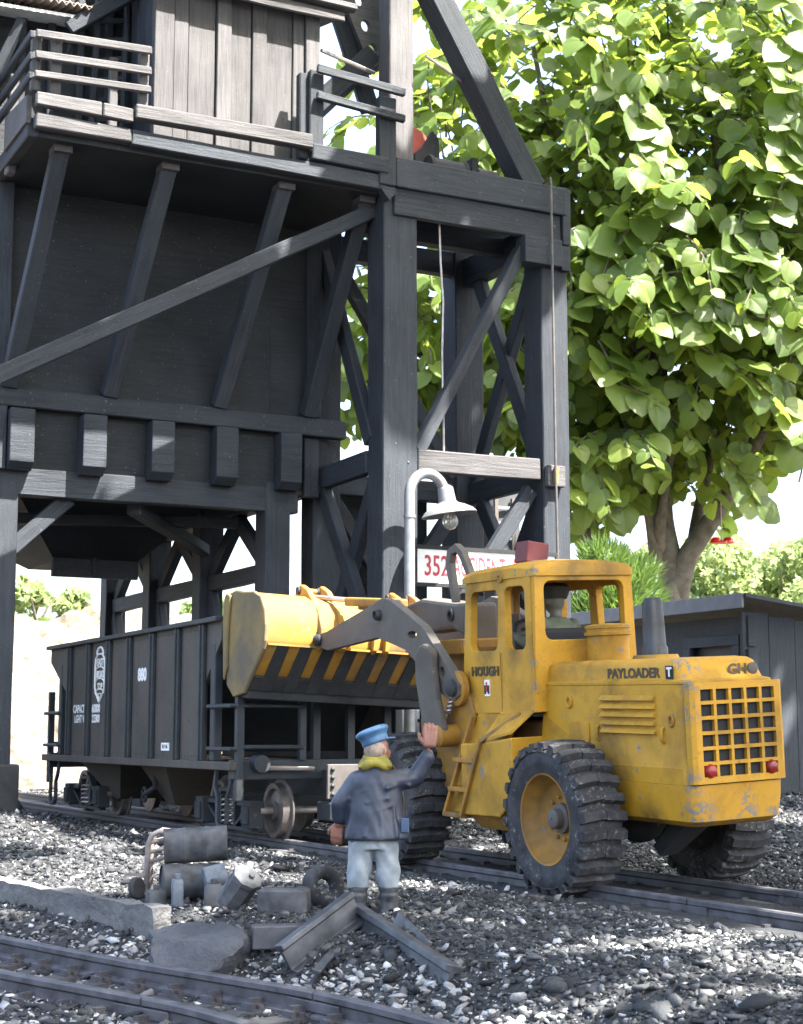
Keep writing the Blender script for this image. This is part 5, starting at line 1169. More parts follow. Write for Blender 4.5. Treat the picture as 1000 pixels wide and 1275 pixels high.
# slab edging and rock
def rough_block(name, M, sx, sy, sz, mat, parent, amp, cuts=10, seed=0):
    bm = bmesh.new(); bmesh.ops.create_cube(bm, size=1.0); bmesh.ops.subdivide_edges(bm, edges=bm.edges[:], cuts=cuts, use_grid_fill=True)
    from mathutils import noise as mn
    for v in bm.verts:
        p = Vector((v.co.x*sx, v.co.y*sy, v.co.z*sz)); q = p*3.1 + Vector((seed*9.1, 3, 1))
        v.co = p + Vector((mn.noise(q), mn.noise(q+Vector((7,1,3))), mn.noise(q+Vector((2,9,5)))))*amp + Vector((mn.noise(q*3.5), mn.noise(q*3.5+Vector((4,4,4))), mn.noise(q*3.5+Vector((8,1,1)))))*amp*0.35
    me = bpy.data.meshes.new(name); bm.to_mesh(me); bm.free()
    me.polygons.foreach_set('use_smooth', [True]*len(me.polygons)); auto_sharp(me, 35)
    return link(name, me, parent, mat, M)
slab = tag(empty('slab_edging', (5.0,17.7,0.0)), 'long grey stone slab edging the yard above the front track', 'stone edging')
M_['slab'] = rock_mat('grey slab', (0.10,0.10,0.102), (0.19,0.188,0.185))
d = Vector((5.40-4.55,15.55-19.95,0)); M, L = frame((4.20,21.6,-0.155), (5.42,15.50,-0.165)); rough_block('slab', M @ Matrix.Translation((L/2,-0.10,0.02)), L, 0.18, 0.42, M_['slab'], slab, 0.045, 24, 2)
def boulder(name, label, loc, s, mat, seed, yaw, parent=None, cat='rock', sub=3):
    from mathutils import noise as mn
    bm = bmesh.new(); bmesh.ops.create_icosphere(bm, subdivisions=sub, radius=1.0)
    R = random.Random(seed); planes = [(Vector((R.gauss(0,1),R.gauss(0,1),R.gauss(0,1))).normalized(), R.uniform(0.55,0.85)) for _ in range(11)]
    for v in bm.verts:
        p = v.co.copy()
        for n_, dd in planes:
            e = p.dot(n_)-dd
            if e > 0: p -= n_*e
        p += v.co*(mn.noise(p*3+Vector((seed,0,0)))*0.10 + mn.noise(p*9+Vector((seed,5,0)))*0.035)
        v.co = Vector((p.x*s[0], p.y*s[1], p.z*s[2]))
    me = bpy.data.meshes.new(name); bm.to_mesh(me); bm.free()
    me.polygons.foreach_set('use_smooth', [True]*len(me.polygons)); auto_sharp(me, 30)
    o = link(name, me, None, mat, JM(loc, yaw))
    if label: tag(o, label, cat)
    return o
boulder('rock', 'big slanting slate rock at the end of the stone slab', (5.34,14.25,-0.27), (0.72,0.50,0.40), M_['slate'], 5, 0.3, sub=4)
# ------------------------------------------------------------------ loose stones
ICO_V = []; 
_t = (1+5**0.5)/2
ICO_V = np.array([(-1,_t,0),(1,_t,0),(-1,-_t,0),(1,-_t,0),(0,-1,_t),(0,1,_t),(0,-1,-_t),(0,1,-_t),(_t,0,-1),(_t,0,1),(-_t,0,-1),(-_t,0,1)])/math.sqrt(1+_t*_t)
ICO_F = np.array([(0,11,5),(0,5,1),(0,1,7),(0,7,10),(0,10,11),(1,5,9),(5,11,4),(11,10,2),(10,7,6),(7,1,8),(3,9,4),(3,4,2),(3,2,6),(3,6,8),(3,8,9),(4,9,5),(2,4,11),(6,2,10),(8,6,7),(9,8,1)])
def rot_rand(n, r):
    q = r.normal(0, 1, (n,4)); q /= np.linalg.norm(q, axis=1)[:,None]; a,b,c,d = q.T
    return np.stack([np.stack([1-2*(c*c+d*d),2*(b*c-a*d),2*(b*d+a*c)],1), np.stack([2*(b*c+a*d),1-2*(b*b+d*d),2*(c*d-a*b)],1), np.stack([2*(b*d-a*c),2*(c*d+a*b),1-2*(b*b+c*c)],1)],1)
OCT_V = np.array([(1,0,0),(-1,0,0),(0,1,0),(0,-1,0),(0,0,1),(0,0,-1)], float)
OCT_F = np.array([(0,2,4),(2,1,4),(1,3,4),(3,0,4),(2,0,5),(1,2,5),(3,1,5),(0,3,5)])
def grit(pos, size, r, flat=0.35):
    n = len(pos); v = OCT_V[None] + r.normal(0, 0.28, (n,6,3))
    v = v*np.stack([r.uniform(0.8,1.7,n), r.uniform(0.6,1.2,n), r.uniform(0.4,0.9,n)],1)[:,None,:]
    R = rot_rand(n, r); v = np.einsum('nij,nkj->nki', R, v)
    v = v*np.array([1,1,1-flat])*size[:,None,None] + pos[:,None,:]
    return v.reshape(-1,3), (OCT_F[None] + 6*np.arange(n)[:,None,None]).reshape(-1,3)
def stones(pos, size, r, flat=0.35):
    n = len(pos)
    v = ICO_V[None]*r.uniform(0.5, 1.35, (n,12,1))
    v = v*np.stack([r.uniform(0.75,1.7,n), r.uniform(0.55,1.1,n), r.uniform(0.28,0.75,n)],1)[:,None,:]
    R = rot_rand(n, r); v = np.einsum('nij,nkj->nki', R, v)
    v = v*np.array([1,1,1-flat])*size[:,None,None] + pos[:,None,:]
    f = ICO_F[None] + 12*np.arange(n)[:,None,None]
    return v.reshape(-1,3), f.reshape(-1,3)
def stone_mat(name, stops, rough=0.85, spec=0.4):
    t = NT(name, rough, spec=spec); g = t.n('ShaderNodeNewGeometry'); o = t.n('ShaderNodeObjectInfo')
    f = t.math('FRACT', t.math('ADD', g.outputs['Random Per Island'], o.outputs['Random']))
    c = t.ramp(f, stops); n = t.noise(t.tc.outputs['Object'], 30, 4, 0.7)
    c = t.mix(0.45, c, t.ramp(n, [(0.3, 0.55), (0.7, 1.5)]), 'MULTIPLY')
    t.color(c).bump(n, 0.5, 0.02); return t.m
M_['coal'] = stone_mat('coal gravel', [(0.0,(0.012,0.013,0.015)),(0.6,(0.042,0.044,0.048)),(0.88,(0.085,0.087,0.09)),(1.0,(0.16,0.16,0.157))], 0.75)
M_['chips'] = stone_mat('pale stone chips', [(0.0,(0.15,0.15,0.155)),(0.5,(0.32,0.32,0.325)),(1.0,(0.55,0.55,0.545))], 0.85)
def in_view(x, y, pad):
    z = 0.458*x + 0.889*y; u = 0.889*x - 0.458*y
    return (np.abs(u) < 0.26*z + pad) & (z > 8)
def scatter(n, x0, x1, y0, y1, pad=1.6):
    x = rng.uniform(x0, x1, n); y = rng.uniform(y0, y1, n); k = in_view(x, y, pad); return x[k], y[k]
def d_far(x, y): return x - np.interp(y, _ry, _rx)
def whiteness(x, y):
    d = d_far(x, y)
    w_ = 0.085 + 0.42*(lump(x, y, 0.40, 2) > 0.72) + 0.20*(lump(x, y, 1.2, 3) > 0.8)
    w_ = np.where((d > -1.5) & (d < 1.25) & (y < 17.5), 0.48 - 0.3*sst(0.7, 1.25, d), w_)
    w_ = np.where((np.abs(x-10.6) < 1.3), 0.05, w_)
    for cx, cy, r_, a in ((9.15,16.3,0.75,0.85),(7.4,19.6,0.6,0.4),(6.9,24.3,0.9,0.28),(5.6,19.8,0.8,0.22),(8.4,11.2,0.9,0.5),(9.6,12.6,0.7,0.4),(10.2,22.6,0.5,0.5)):
        w_ = np.maximum(w_, a*np.exp(-((x-cx)**2+(y-cy)**2)/r_**2))
    return w_
def height_at(x, y, size, r):
    d = d_far(x, y); z = ground_z(x, y)
    tr = (np.abs(x-10.62) < 1.15)
    return np.where(tr, np.minimum(z, -0.035)-0.3*size, z) + size*r.uniform(-0.25, 0.45, len(x))
all_c = []; all_w = []
for n, box, smin, ssig, pad in ((420000,(-2,21,6,21),0.0175,0.48,2.0),(80000,(-1,30,19.5,34),0.032,0.42,3.0),(26000,(4,40,34,50),0.05,0.4,3.0)):
    x, y = scatter(n, *box, pad)
    s = smin*np.exp(rng.normal(0, ssig, len(x))) + 0.03*(rng.uniform(0,1,len(x)) < 0.06)
    d = d_far(x, y); s = np.where((d < 1.2) & (y < 17.5), s*1.25, s)
    keep = rng.uniform(0,1,len(x)) < np.where(y < 13, 0.78, 0.52) if n > 100000 else np.ones(len(x), bool)
    onrail = (np.abs(x-9.92) < 0.10) | (np.abs(x-11.32) < 0.10) | (np.abs(d) < 0.10) | (np.abs(d+1.14) < 0.10)
    keep &= ~onrail
    keep &= ~((np.hypot(x-7.2, y-14.6) < 0.22))
    x, y, s, d = x[keep], y[keep], s[keep], d[keep]
    w_ = rng.uniform(0,1,len(x)) < whiteness(x, y); s = np.where(w_, s*0.85, s)
    p = np.stack([x, y, height_at(x, y, s, rng)], 1)
    all_c.append((p[~w_], s[~w_])); all_w.append((p[w_], s[w_]*0.95))
NTRI = 0
for nm, lst, m in (('coal_gravel', all_c, M_['coal']), ('pale_gravel', all_w, M_['chips'])):
    p = np.concatenate([a for a, b in lst]); s = np.concatenate([b for a, b in lst])
    big = (s > 0.030) & (p[:,1] < 20); NTRI += 20*int(big.sum()) + 8*int((~big).sum())
    v1, f1 = stones(p[big], s[big], rng); v2, f2 = grit(p[~big], s[~big], rng)
    o = link(nm, np_mesh(nm, np.concatenate([v1, v2]), np.concatenate([f1, f2+len(v1)]), smooth=False), None, m); stuff(o)
print('gravel tris', NTRI)
# larger stones one could pick up
proto = []
for i in range(6):
    o = boulder('stone', None, (0,0,0), (0.085,0.07,0.052), M_['stone_white'], 40+i, 0, sub=2); proto.append(o.data); bpy.data.objects.remove(o)
spots = []
R = random.Random(11)
while len(spots) < 150:
    y = R.uniform(10.2, 16.2); d = R.uniform(0.16, 0.95); x = float(np.interp(y, _ry, _rx)) + d
    if all((x-a)**2+(y-b)**2 > 0.012 for a, b, c in spots): spots.append((x, y, R.uniform(0.32, 0.85)))
for i, (x, y, k) in enumerate(spots):
    o = link('stone', proto[i % 6], None, None, Matrix.Translation((x, y, float(ground_z(x, y))+0.02)) @ Euler((R.uniform(-.4,.4), R.uniform(-.4,.4), R.uniform(0,6.3))).to_matrix().to_4x4() @ Matrix.Scale(k, 4))
    tag(o, 'loose pale limestone piece in the ballast strip behind the front rail', 'stone', 'pale stones behind the front rail')
for i in range(60):
    x = R.uniform(5.5, 13.5); y = R.uniform(9.5, 19.5)
    if not in_view(np.array([x]), np.array([y]), 0.3)[0] or d_far(x, y) < 1.3 or abs(x-10.6) < 1.0 or math.hypot(x-7.2,y-14.6) < 0.45: continue
    m = proto[i % 6].copy(); m.materials.clear(); m.materials.append(M_['slate'])
    o = link('stone', m, None, None, Matrix.Translation((x, y, float(ground_z(x, y))+0.015)) @ Euler((R.uniform(-.4,.4), R.uniform(-.4,.4), R.uniform(0,6.3))).to_matrix().to_4x4() @ Matrix.Scale(R.uniform(0.4,0.85), 4))
    tag(o, 'dark lump of coal lying loose on the gravel yard', 'coal lump', 'coal lumps on the gravel yard')

# ------------------------------------------------------------------ tree with heart-shaped leaves
def leaf_mat(name, base, trans, veins=True):
    t = NT(name, 0.45, spec=0.35); uv = t.tc.outputs['UV']
    g = t.n('ShaderNodeNewGeometry'); rn = t.math('FRACT', t.math('ADD', g.outputs['Random Per Island'], t.rnd()))
    hue = t.ramp(rn, [(0.0, [x*0.72 for x in base]), (0.55, base), (1.0, [base[0]*1.55, base[1]*1.28, base[2]*1.1])])
    tr = t.ramp(rn, [(0.0, [x*0.75 for x in trans]), (1.0, trans)])
    if veins:
        sp = t.n('ShaderNodeSeparateXYZ'); t.l(uv, sp.inputs[0])
        an = t.math('ARCTAN2', t.math('SUBTRACT', sp.outputs[0], 0.5), t.math('ADD', sp.outputs[1], 0.12))
        vv = t.math('ABSOLUTE', t.math('SINE', t.math('MULTIPLY', an, 4.2)))
        vm = t.ramp(vv, [(0.0, 1.0), (0.10, 0.0)])
        hue = t.mix(t.math('MULTIPLY', vm, 0.6), hue, [min(1, x*2.0) for x in base])
        t.bump(vv, 0.35, 0.06)
    t.color(hue)
    td = t.n('ShaderNodeBsdfTranslucent'); t.l(tr, td.inputs[0])
    mx = t.n('ShaderNodeMixShader'); mx.inputs[0].default_value = 0.42
    t.l(t.b.outputs[0], mx.inputs[1]); t.l(td.outputs[0], mx.inputs[2])
    t.l(mx.outputs[0], t.t.nodes['Material Output'].inputs[0]); return t.m
half = [(0.20,-0.13),(0.45,-0.05),(0.58,0.22),(0.51,0.56),(0.27,0.86)]
mid = [(0,0.0),(0,0.36),(0,0.72),(0,1.0)]
def leaf_geo(fold, droop, wob):
    pts = [(x,y) for x, y in mid] + half + [(-x,y) for x, y in half]
    v = []
    for x, y in pts:
        v.append((x, y, fold*abs(x) - droop*max(y,0)**2 + wob*math.sin(7*y+3*x)*abs(x)))
    f = [(0,4,5),(0,5,6),(0,6,1),(1,6,7),(1,7,2),(2,7,8),(2,8,3)]
    f += [(0,10,9),(0,11,10),(0,1,11),(1,12,11),(1,2,12),(2,13,12),(2,3,13)]
    return np.array(v), np.array(f), np.array([(x+0.5, y) for x, y in pts])
LG = [leaf_geo(0.22,0.18,0.10), leaf_geo(0.05,0.30,-0.12), leaf_geo(0.38,0.10,0.05), leaf_geo(-0.12,0.22,0.12)]
def set_uv(me, f, uv):
    l = me.uv_layers.new(name='UVMap'); l.data.foreach_set('uv', np.ascontiguousarray(uv[f.ravel()], dtype=np.float32).ravel())
LM = leaf_mat('heart leaf', (0.068,0.112,0.026), (0.36,0.49,0.07))
leaf_me = []
for v, f, uv in LG:
    me = np_mesh('leaf', v, f); set_uv(me, f, uv); me.materials.append(LM); leaf_me.append(me)
TB = Vector((54.2, 72.5, 0.0))          # foot of the trunk
def tp(px, py, dy=0.0):                 # tree-plane coordinates: metres across and up, dy metres further back
    return TB + CR*((px-820)*0.0455) + CF*dy + Vector((0,0,(914-py)*0.0455+1.75))
tree = tag(empty('leafy_tree', TB), 'broad tree with drooping heart shaped green leaves and several forking trunks behind the shed', 'tree')
bark = rock_mat('grey brown bark', (0.06,0.054,0.044), (0.135,0.122,0.10))
def limb(name, pts, r0, r1):
    pts = [Vector(p) for p in pts]; P3 = []
    for i in range(len(pts)-1):
        a = pts[max(i-1,0)]; b = pts[i]; c = pts[i+1]; d = pts[min(i+2,len(pts)-1)]
        for k in range(5):
            t = k/5; P3.append(0.5*((2*b)+(c-a)*t+(2*a-5*b+4*c-d)*t*t+(-a+3*b-3*c+d)*t**3))
    P3.append(pts[-1]); n = len(P3)
    return MB().tube(P3, [r0+(r1-r0)*(i/(n-1)) for i in range(n)], 14).build(name, bark, tree, True)
limb('trunk', [tp(820,955), tp(822,860), tp(821,760), tp(818,700), tp(812,640), tp(818,540), tp(810,420)], 1.12, 0.35)
limb('limb', [tp(826,760), tp(838,705,-0.4), tp(870,655,-0.6), tp(905,600,-0.8), tp(945,520,-1.0), tp(985,430,-1.0)], 0.68, 0.28)
limb('limb', [tp(806,735), tp(800,690,-0.6), tp(792,640,-0.8), tp(770,560,-1.0), tp(745,460,-1.0)], 0.45, 0.18)
limb('limb', [tp(808,700), tp(805,660,-1.4), tp(812,610,-1.6), tp(830,520,-2)], 0.38, 0.15)
limb('limb', [tp(850,690,0.4), tp(860,640,0.8), tp(880,560,1), tp(900,440,1.5)], 0.4, 0.2)
limb('limb', [tp(800,760,1), tp(745,720,2), tp(718,650,2), tp(690,560,2), tp(620,430,2)], 0.5, 0.2)
limb('limb', [tp(830,560), tp(880,430), tp(900,280), tp(880,100)], 0.45, 0.15); limb('limb', [tp(815,480), tp(740,340), tp(690,200), tp(660,40)], 0.45, 0.12)
limb('limb', [tp(700,560,2), tp(600,480,3), tp(500,420,3), tp(440,380,3)], 0.35, 0.12)
R = random.Random(5)
blobs = [(700,120,190,200,8),(860,150,190,230,9),(800,330,200,230,9),(960,300,160,260,8),(610,290,170,190,6),(500,360,130,150,5),(740,480,110,170,7),(860,520,110,120,7),(960,470,90,100,5),(560,90,140,130,6),(1060,180,150,300,8),(760,600,80,85,6),(700,560,70,110,5),(800,-60,260,120,8),(905,590,60,70,4),(455,470,60,110,3),(540,470,80,130,4)]
wts = [a*b*c for _,_,a,b,c in blobs]
LP = []; twigs = MB()
HEM = ([380,420,520,640,700,740,790,830,870,915,950,1000,1100,1300],[570,570,615,655,700,700,660,635,680,675,620,575,570,570])
def add_leaf(p, n_, tdir, s, k):
    q = p - TB; a = 820 + q.dot(CR)/0.0455; b_ = 914 - (q.z-1.75)/0.0455      # keep to the crown's ragged lower hem
    if b_ < np.interp(a, *HEM) + R.uniform(-40, 6): LP.append((p, n_, tdir, s, k))
up = Vector((0,0,1)); SH = Vector((S.x,S.y,0)).normalized()
for i in range(1850):
    px, py, a, b_, c = R.choices(blobs, wts)[0]
    while True:
        q = Vector((R.uniform(-1,1),R.uniform(-1,1),R.uniform(-1,1)))
        if 0.25 < q.length < 1: break
    if py < 200 and R.random() < 0.68: continue
    base = tp(px+q.x*a, py-q.z*b_, q.y*c)
    out = (CR*q.x*a + CF*q.y*c*18 + up*(q.z*b_)).normalized()
    d = (out*0.8 + Vector((R.gauss(0,.35),R.gauss(0,.35),R.gauss(0.15,.35)))).normalized()
    L_ = R.uniform(2.6, 6.0); n = int(L_/0.52); p = base.copy(); pts = [p.copy()]
    for k in range(n):
        d = (d + Vector((0,0,-0.12)) + Vector((R.gauss(0,.08),R.gauss(0,.08),R.gauss(0,.05)))).normalized()
        p = p + d*0.52
        q2 = p - TB; a2 = 820 + q2.dot(CR)/0.0455; b2 = 914 - (q2.z-1.75)/0.0455
        if b2 > np.interp(a2, *HEM) - 25: break
        pts.append(p.copy())
        sd_ = d.cross(up).normalized()*(1 if k % 2 else -1)
        n_ = (up*R.uniform(0.25,1.0) + out*0.45 - CF*0.22 + sd_*0.35 + Vector((R.gauss(0,.3),R.gauss(0,.3),R.gauss(0,.25)))).normalized()
        td = sd_*0.8 + d*0.35 - up*R.uniform(0.3,1.1); td = (td - n_*td.dot(n_)).normalized()
        add_leaf(p + sd_*0.18 - up*0.08, n_, td, R.uniform(0.68, 1.42)*(0.8 if k > n-2 else 1), R.randrange(4))
    if len(pts) > 1: twigs.tube(pts, [0.07-0.05*j/len(pts) for j in range(len(pts))], 4, caps=False)
# the sprays that hang in front, towards the camera
for pts_px, dep in (([(930,120),(935,200),(925,290),(900,350),(880,400)],-9.5),([(880,330),(860,390),(850,430),(835,470)],-9.5),([(760,180),(775,240),(785,300),(795,330)],-9),([(930,380),(850,390),(770,400),(715,430)],-9),([(960,470),(900,450),(830,440),(760,450)],-9),([(690,90),(720,130),(735,180)],-8.5),([(940,30),(930,80),(945,130)],-9),([(760,330),(730,370),(712,420)],-8.5),([(830,480),(890,520),(930,560)],-8.5),([(715,470),(740,520),(780,540)],-8),([(870,590),(890,620),(905,650)],-5),([(960,560),(968,590),(960,620)],-4)):
    Q = [tp(x, y, dep) for x, y in pts_px]; P3 = []
    for a, b_ in zip(Q, Q[1:]):
        n = max(2, int((b_-a).length/0.5)); P3 += [a.lerp(b_, k/n) for k in range(n)]
    P3.append(Q[-1]); twigs.tube(P3, 0.06, 5, caps=False)
    for k, p in enumerate(P3):
        d = (P3[min(k+1,len(P3)-1)]-P3[max(k-1,0)]).normalized(); sd_ = d.cross(-CF).normalized()*(1 if k % 2 else -1)
        n_ = (-CF*0.7 + SH*0.5 + up*0.6 + Vector((R.gauss(0,.3),R.gauss(0,.3),R.gauss(0,.3)))).normalized()
        td = sd_*0.9 + d*0.5 - up*0.5; td = (td - n_*td.dot(n_)).normalized()
        add_leaf(p + sd_*0.2, n_, td, R.uniform(1.1,1.75), R.randrange(4))
stuff(twigs.build('twigs', bark, tree, True, fix=False))
def leaf_matrix(p, n_, td, s):
    x = td.cross(n_).normalized()*(0.78 + 0.34*((p.x*7.3+p.z*3.1) % 1.0))
    return Matrix(((x.x*s,td.x*s,n_.x*s,p.x),(x.y*s,td.y*s,n_.y*s,p.y),(x.z*s,td.z*s,n_.z*s,p.z),(0,0,0,1)))
def seen(p):
    q = p - Vector((0,0,1.75)); z = q.x*0.453+q.y*0.8805+q.z*0.1367; u = (q.x*0.889-q.y*0.458)/z; v = (q.z*0.9906 - (q.x*0.458+q.y*0.889)*0.1367)/z
    px = 500+2000*u; py = 637-2000*v
    ok = (700 < px < 1010 and -10 < py < 720) or (520 < px <= 700 and -10 < py < 200)
    return ok, z
cand = []
for i, l in enumerate(LP):
    ok, z = seen(l[0])
    if ok: cand.append((z/(l[3]*max(0.15, abs(l[1].dot(CF)))**0.5), i))
cand.sort(); front = set(i for _, i in cand[:300])
for i in front:
    p, n_, td, s, k = LP[i]; link('leaf', leaf_me[k], tree, None, leaf_matrix(p, n_, td, s))
def join_leaves(name, idx, parent, mat):
    V = []; F = []; U = []; o = 0
    for kk in range(4):
        ms = np.array([np.array(leaf_matrix(*LP[i][:4])) for i in idx if LP[i][4] == kk])
        if not len(ms): continue
        v, f, uv = LG[kk]; vh = np.concatenate([v, np.ones((len(v),1))], 1)
        vv = np.einsum('nij,kj->nki', ms, vh)[:,:,:3].reshape(-1,3)
        ff = (f[None] + len(v)*np.arange(len(ms))[:,None,None]).reshape(-1,3) + o
        V.append(vv); F.append(ff); U.append(np.tile(uv, (len(ms),1))); o += len(vv)
    V = np.concatenate(V); F = np.concatenate(F); U = np.concatenate(U)
    me = np_mesh(name, V, F); set_uv(me, F, U); return link(name, me, parent, mat)
stuff(join_leaves('foliage', [i for i in range(len(LP)) if i not in front], tree, LM))
print('leaves', len(LP))
# red nectar feeders hanging in the tree
def feeder(loc, s, label):
    t = tag(empty('bird_feeder', loc), label, 'bird feeder', 'red feeders hanging in the tree')
    gm = NT('glossy red plastic', 0.15, spec=0.6); gm.color((0.45,0.012,0.012)); M = JM(loc) @ Matrix.Scale(s, 4)
    for x in (-0.32, 0.32):
        b = MB(); b.lathe([(0.02,0.28),(0.16,0.25),(0.27,0.14),(0.30,0.0),(0.26,-0.02),(0.02,-0.02)], M @ Matrix.Translation((x,0,0)), 20); b.build('dome', gm.m, t, True)
    MB().lathe([(0.02,0.04),(0.58,0.03),(0.62,-0.04),(0.5,-0.07),(0.02,-0.07)], M @ Matrix.Diagonal((1.1,0.7,1,1)), 28).build('tray', gm.m, t, True)
    MB().tube([M @ Vector((0,0,0.0)), M @ Vector((0,0,3.2))], 0.03, 5).build('hanger', M_['steel'], t, True)
feeder(tp(876,686,-2), 1.05, 'red plastic feeder hanging just right of the forked trunk'); feeder(tp(990,553,-3), 0.9, 'small red feeder among the leaves at the right edge')

# ------------------------------------------------------------------ shrubs behind
def tuft_mesh(name, centres, n_per, size, r, shape='leaf'):
    """leaf-sized faces clustered in clumps"""
    V = []; C = []
    for (c, rad) in centres:
        d = r.normal(0,1,(n_per,3)); d /= np.linalg.norm(d,axis=1)[:,None]; q = np.array(c) + d*np.array(rad)*(r.uniform(0.45,1.0,(n_per,1))**0.6); V.append(q); C.append(d)
    P_ = np.concatenate(V); D = np.concatenate(C); n = len(P_)
    R_ = rot_rand(n, r)
    if shape == 'needle':
        D2 = D + np.array([0,0,0.9]) + r.normal(0,0.35,(n,3)); D2 /= np.linalg.norm(D2,axis=1)[:,None]
        s_ = np.cross(D2, r.normal(0,1,(n,3))); s_ /= np.linalg.norm(s_,axis=1)[:,None]
        L_ = size*r.uniform(0.7,1.3,(n,1)); w_ = size*0.07
        v = np.stack([P_-s_*w_, P_+s_*w_, P_+D2*L_],1); f = np.arange(3*n).reshape(n,3)
    else:
        sz = size*r.uniform(0.6,1.3,(n,1,1)); base = np.array([(0,-0.6,0),(0.32,0,0.08),(0,0.7,-0.05),(-0.32,0,0.08)])
        v = np.einsum('nij,kj->nki', R_, base)*sz + P_[:,None,:]; f = np.arange(4*n).reshape(n,4)
    return np_mesh(name, v.reshape(-1,3), f)
GM1 = leaf_mat('pale shrub leaf', (0.22,0.30,0.13), (0.42,0.52,0.22), False); GM2 = leaf_mat('pine needles', (0.05,0.10,0.025), (0.16,0.26,0.05), False)
def shrub(name, label, loc, rad, h, mat, clumps, n_per, size, shape='leaf', seed=0, group=None, cat='shrub'):
    r = np.random.default_rng(seed); t = tag(empty(name, loc), label, cat, group); loc = np.array(loc); cs = []
    for i in range(clumps):
        a = r.uniform(0, 6.28); rr = rad*math.sqrt(r.uniform(0,1)); z = h*r.uniform(0.12, 1.0)*(1-0.45*(rr/rad)**2)
        k = r.uniform(0.16,0.30)*max(rad, h*0.5); cs.append((loc+np.array([rr*math.cos(a), rr*math.sin(a), z]), (k,k,k*0.8)))
    link('foliage', tuft_mesh('foliage', cs, n_per, size, r, shape), t, mat)
    m = MB()
    for i in range(5):
        a = 1.3*i; m.tube([loc, loc+np.array([0.35*rad*math.cos(a),0.35*rad*math.sin(a),h*0.45]), loc+np.array([0.6*rad*math.cos(a),0.6*rad*math.sin(a),h*0.8])], [0.03*rad+0.05,0.02*rad+0.04,0.02], 5)
    m.build('stems', bark, t, True)
def wp(px, py, z):   # ground-plane helper: a spot at camera depth z under picture column px
    u = (px-500)/2000*z*1.0; zz = z; return (0.889*u+0.458*zz, -0.458*u+0.889*zz)
x, y = wp(768, 0, 74); shrub('pine_shrub', 'bright green dwarf pine with upright needles left of the tree trunk', (x,y,0.0), 2.2, 10.6, GM2, 90, 520, 0.62, 'needle', 1, cat='pine')
for i, (px, z, rad, h, lab) in enumerate(((905,118,9,17.5,'pale sunlit shrub right behind the forked trunk'),(985,112,10,16.2,'pale feathery shrub at the far right above the shed roof'),(1060,120,11,17,'pale tall shrub beyond the right edge of the shed'),(840,135,9,17,'pale shrub glimpsed between trunk and dwarf pine'))):
    x, y = wp(px, 0, z); shrub('shrub', lab, (x,y,-0.3), rad, h, GM1, 90, 600, 0.5, 'leaf', 10+i, 'pale shrubs in the sunny background')
for i, (px, z, rad, h, lab) in enumerate(((700,92,6,9.5,'green shrub showing through the loader cab'),(620,95,6,9.5,'green shrub behind the sign'),(530,98,6,9.8,'green shrub seen under the sign beside the lamp pole'),(455,100,6,10.5,'green shrub between the hoist posts'),(375,104,6,11.5,'green shrub seen in the gap right of the portal post'))):
    x, y = wp(px, 0, z); shrub('shrub', lab, (x,y,-0.3), rad, h, GM2, 34, 150, 0.8, 'leaf', 30+i, 'green shrubs behind the hoist frame')
for i, (px, z, rad, h, zb, lab) in enumerate(((62,73,3.0,4.6,4.4,'pale green shrub on top of the pale rock slope'),(20,76,3,4.5,4.8,'pale shrub half hidden by the left portal post'),(262,80,3.0,4.0,4.2,'sunlit shrub seen through the portal bracing'))):
    x, y = wp(px, 0, z); shrub('shrub', lab, (x,y,zb), rad, h, GM1, 22, 130, 0.5, 'leaf', 50+i, 'shrubs on the rock slope')

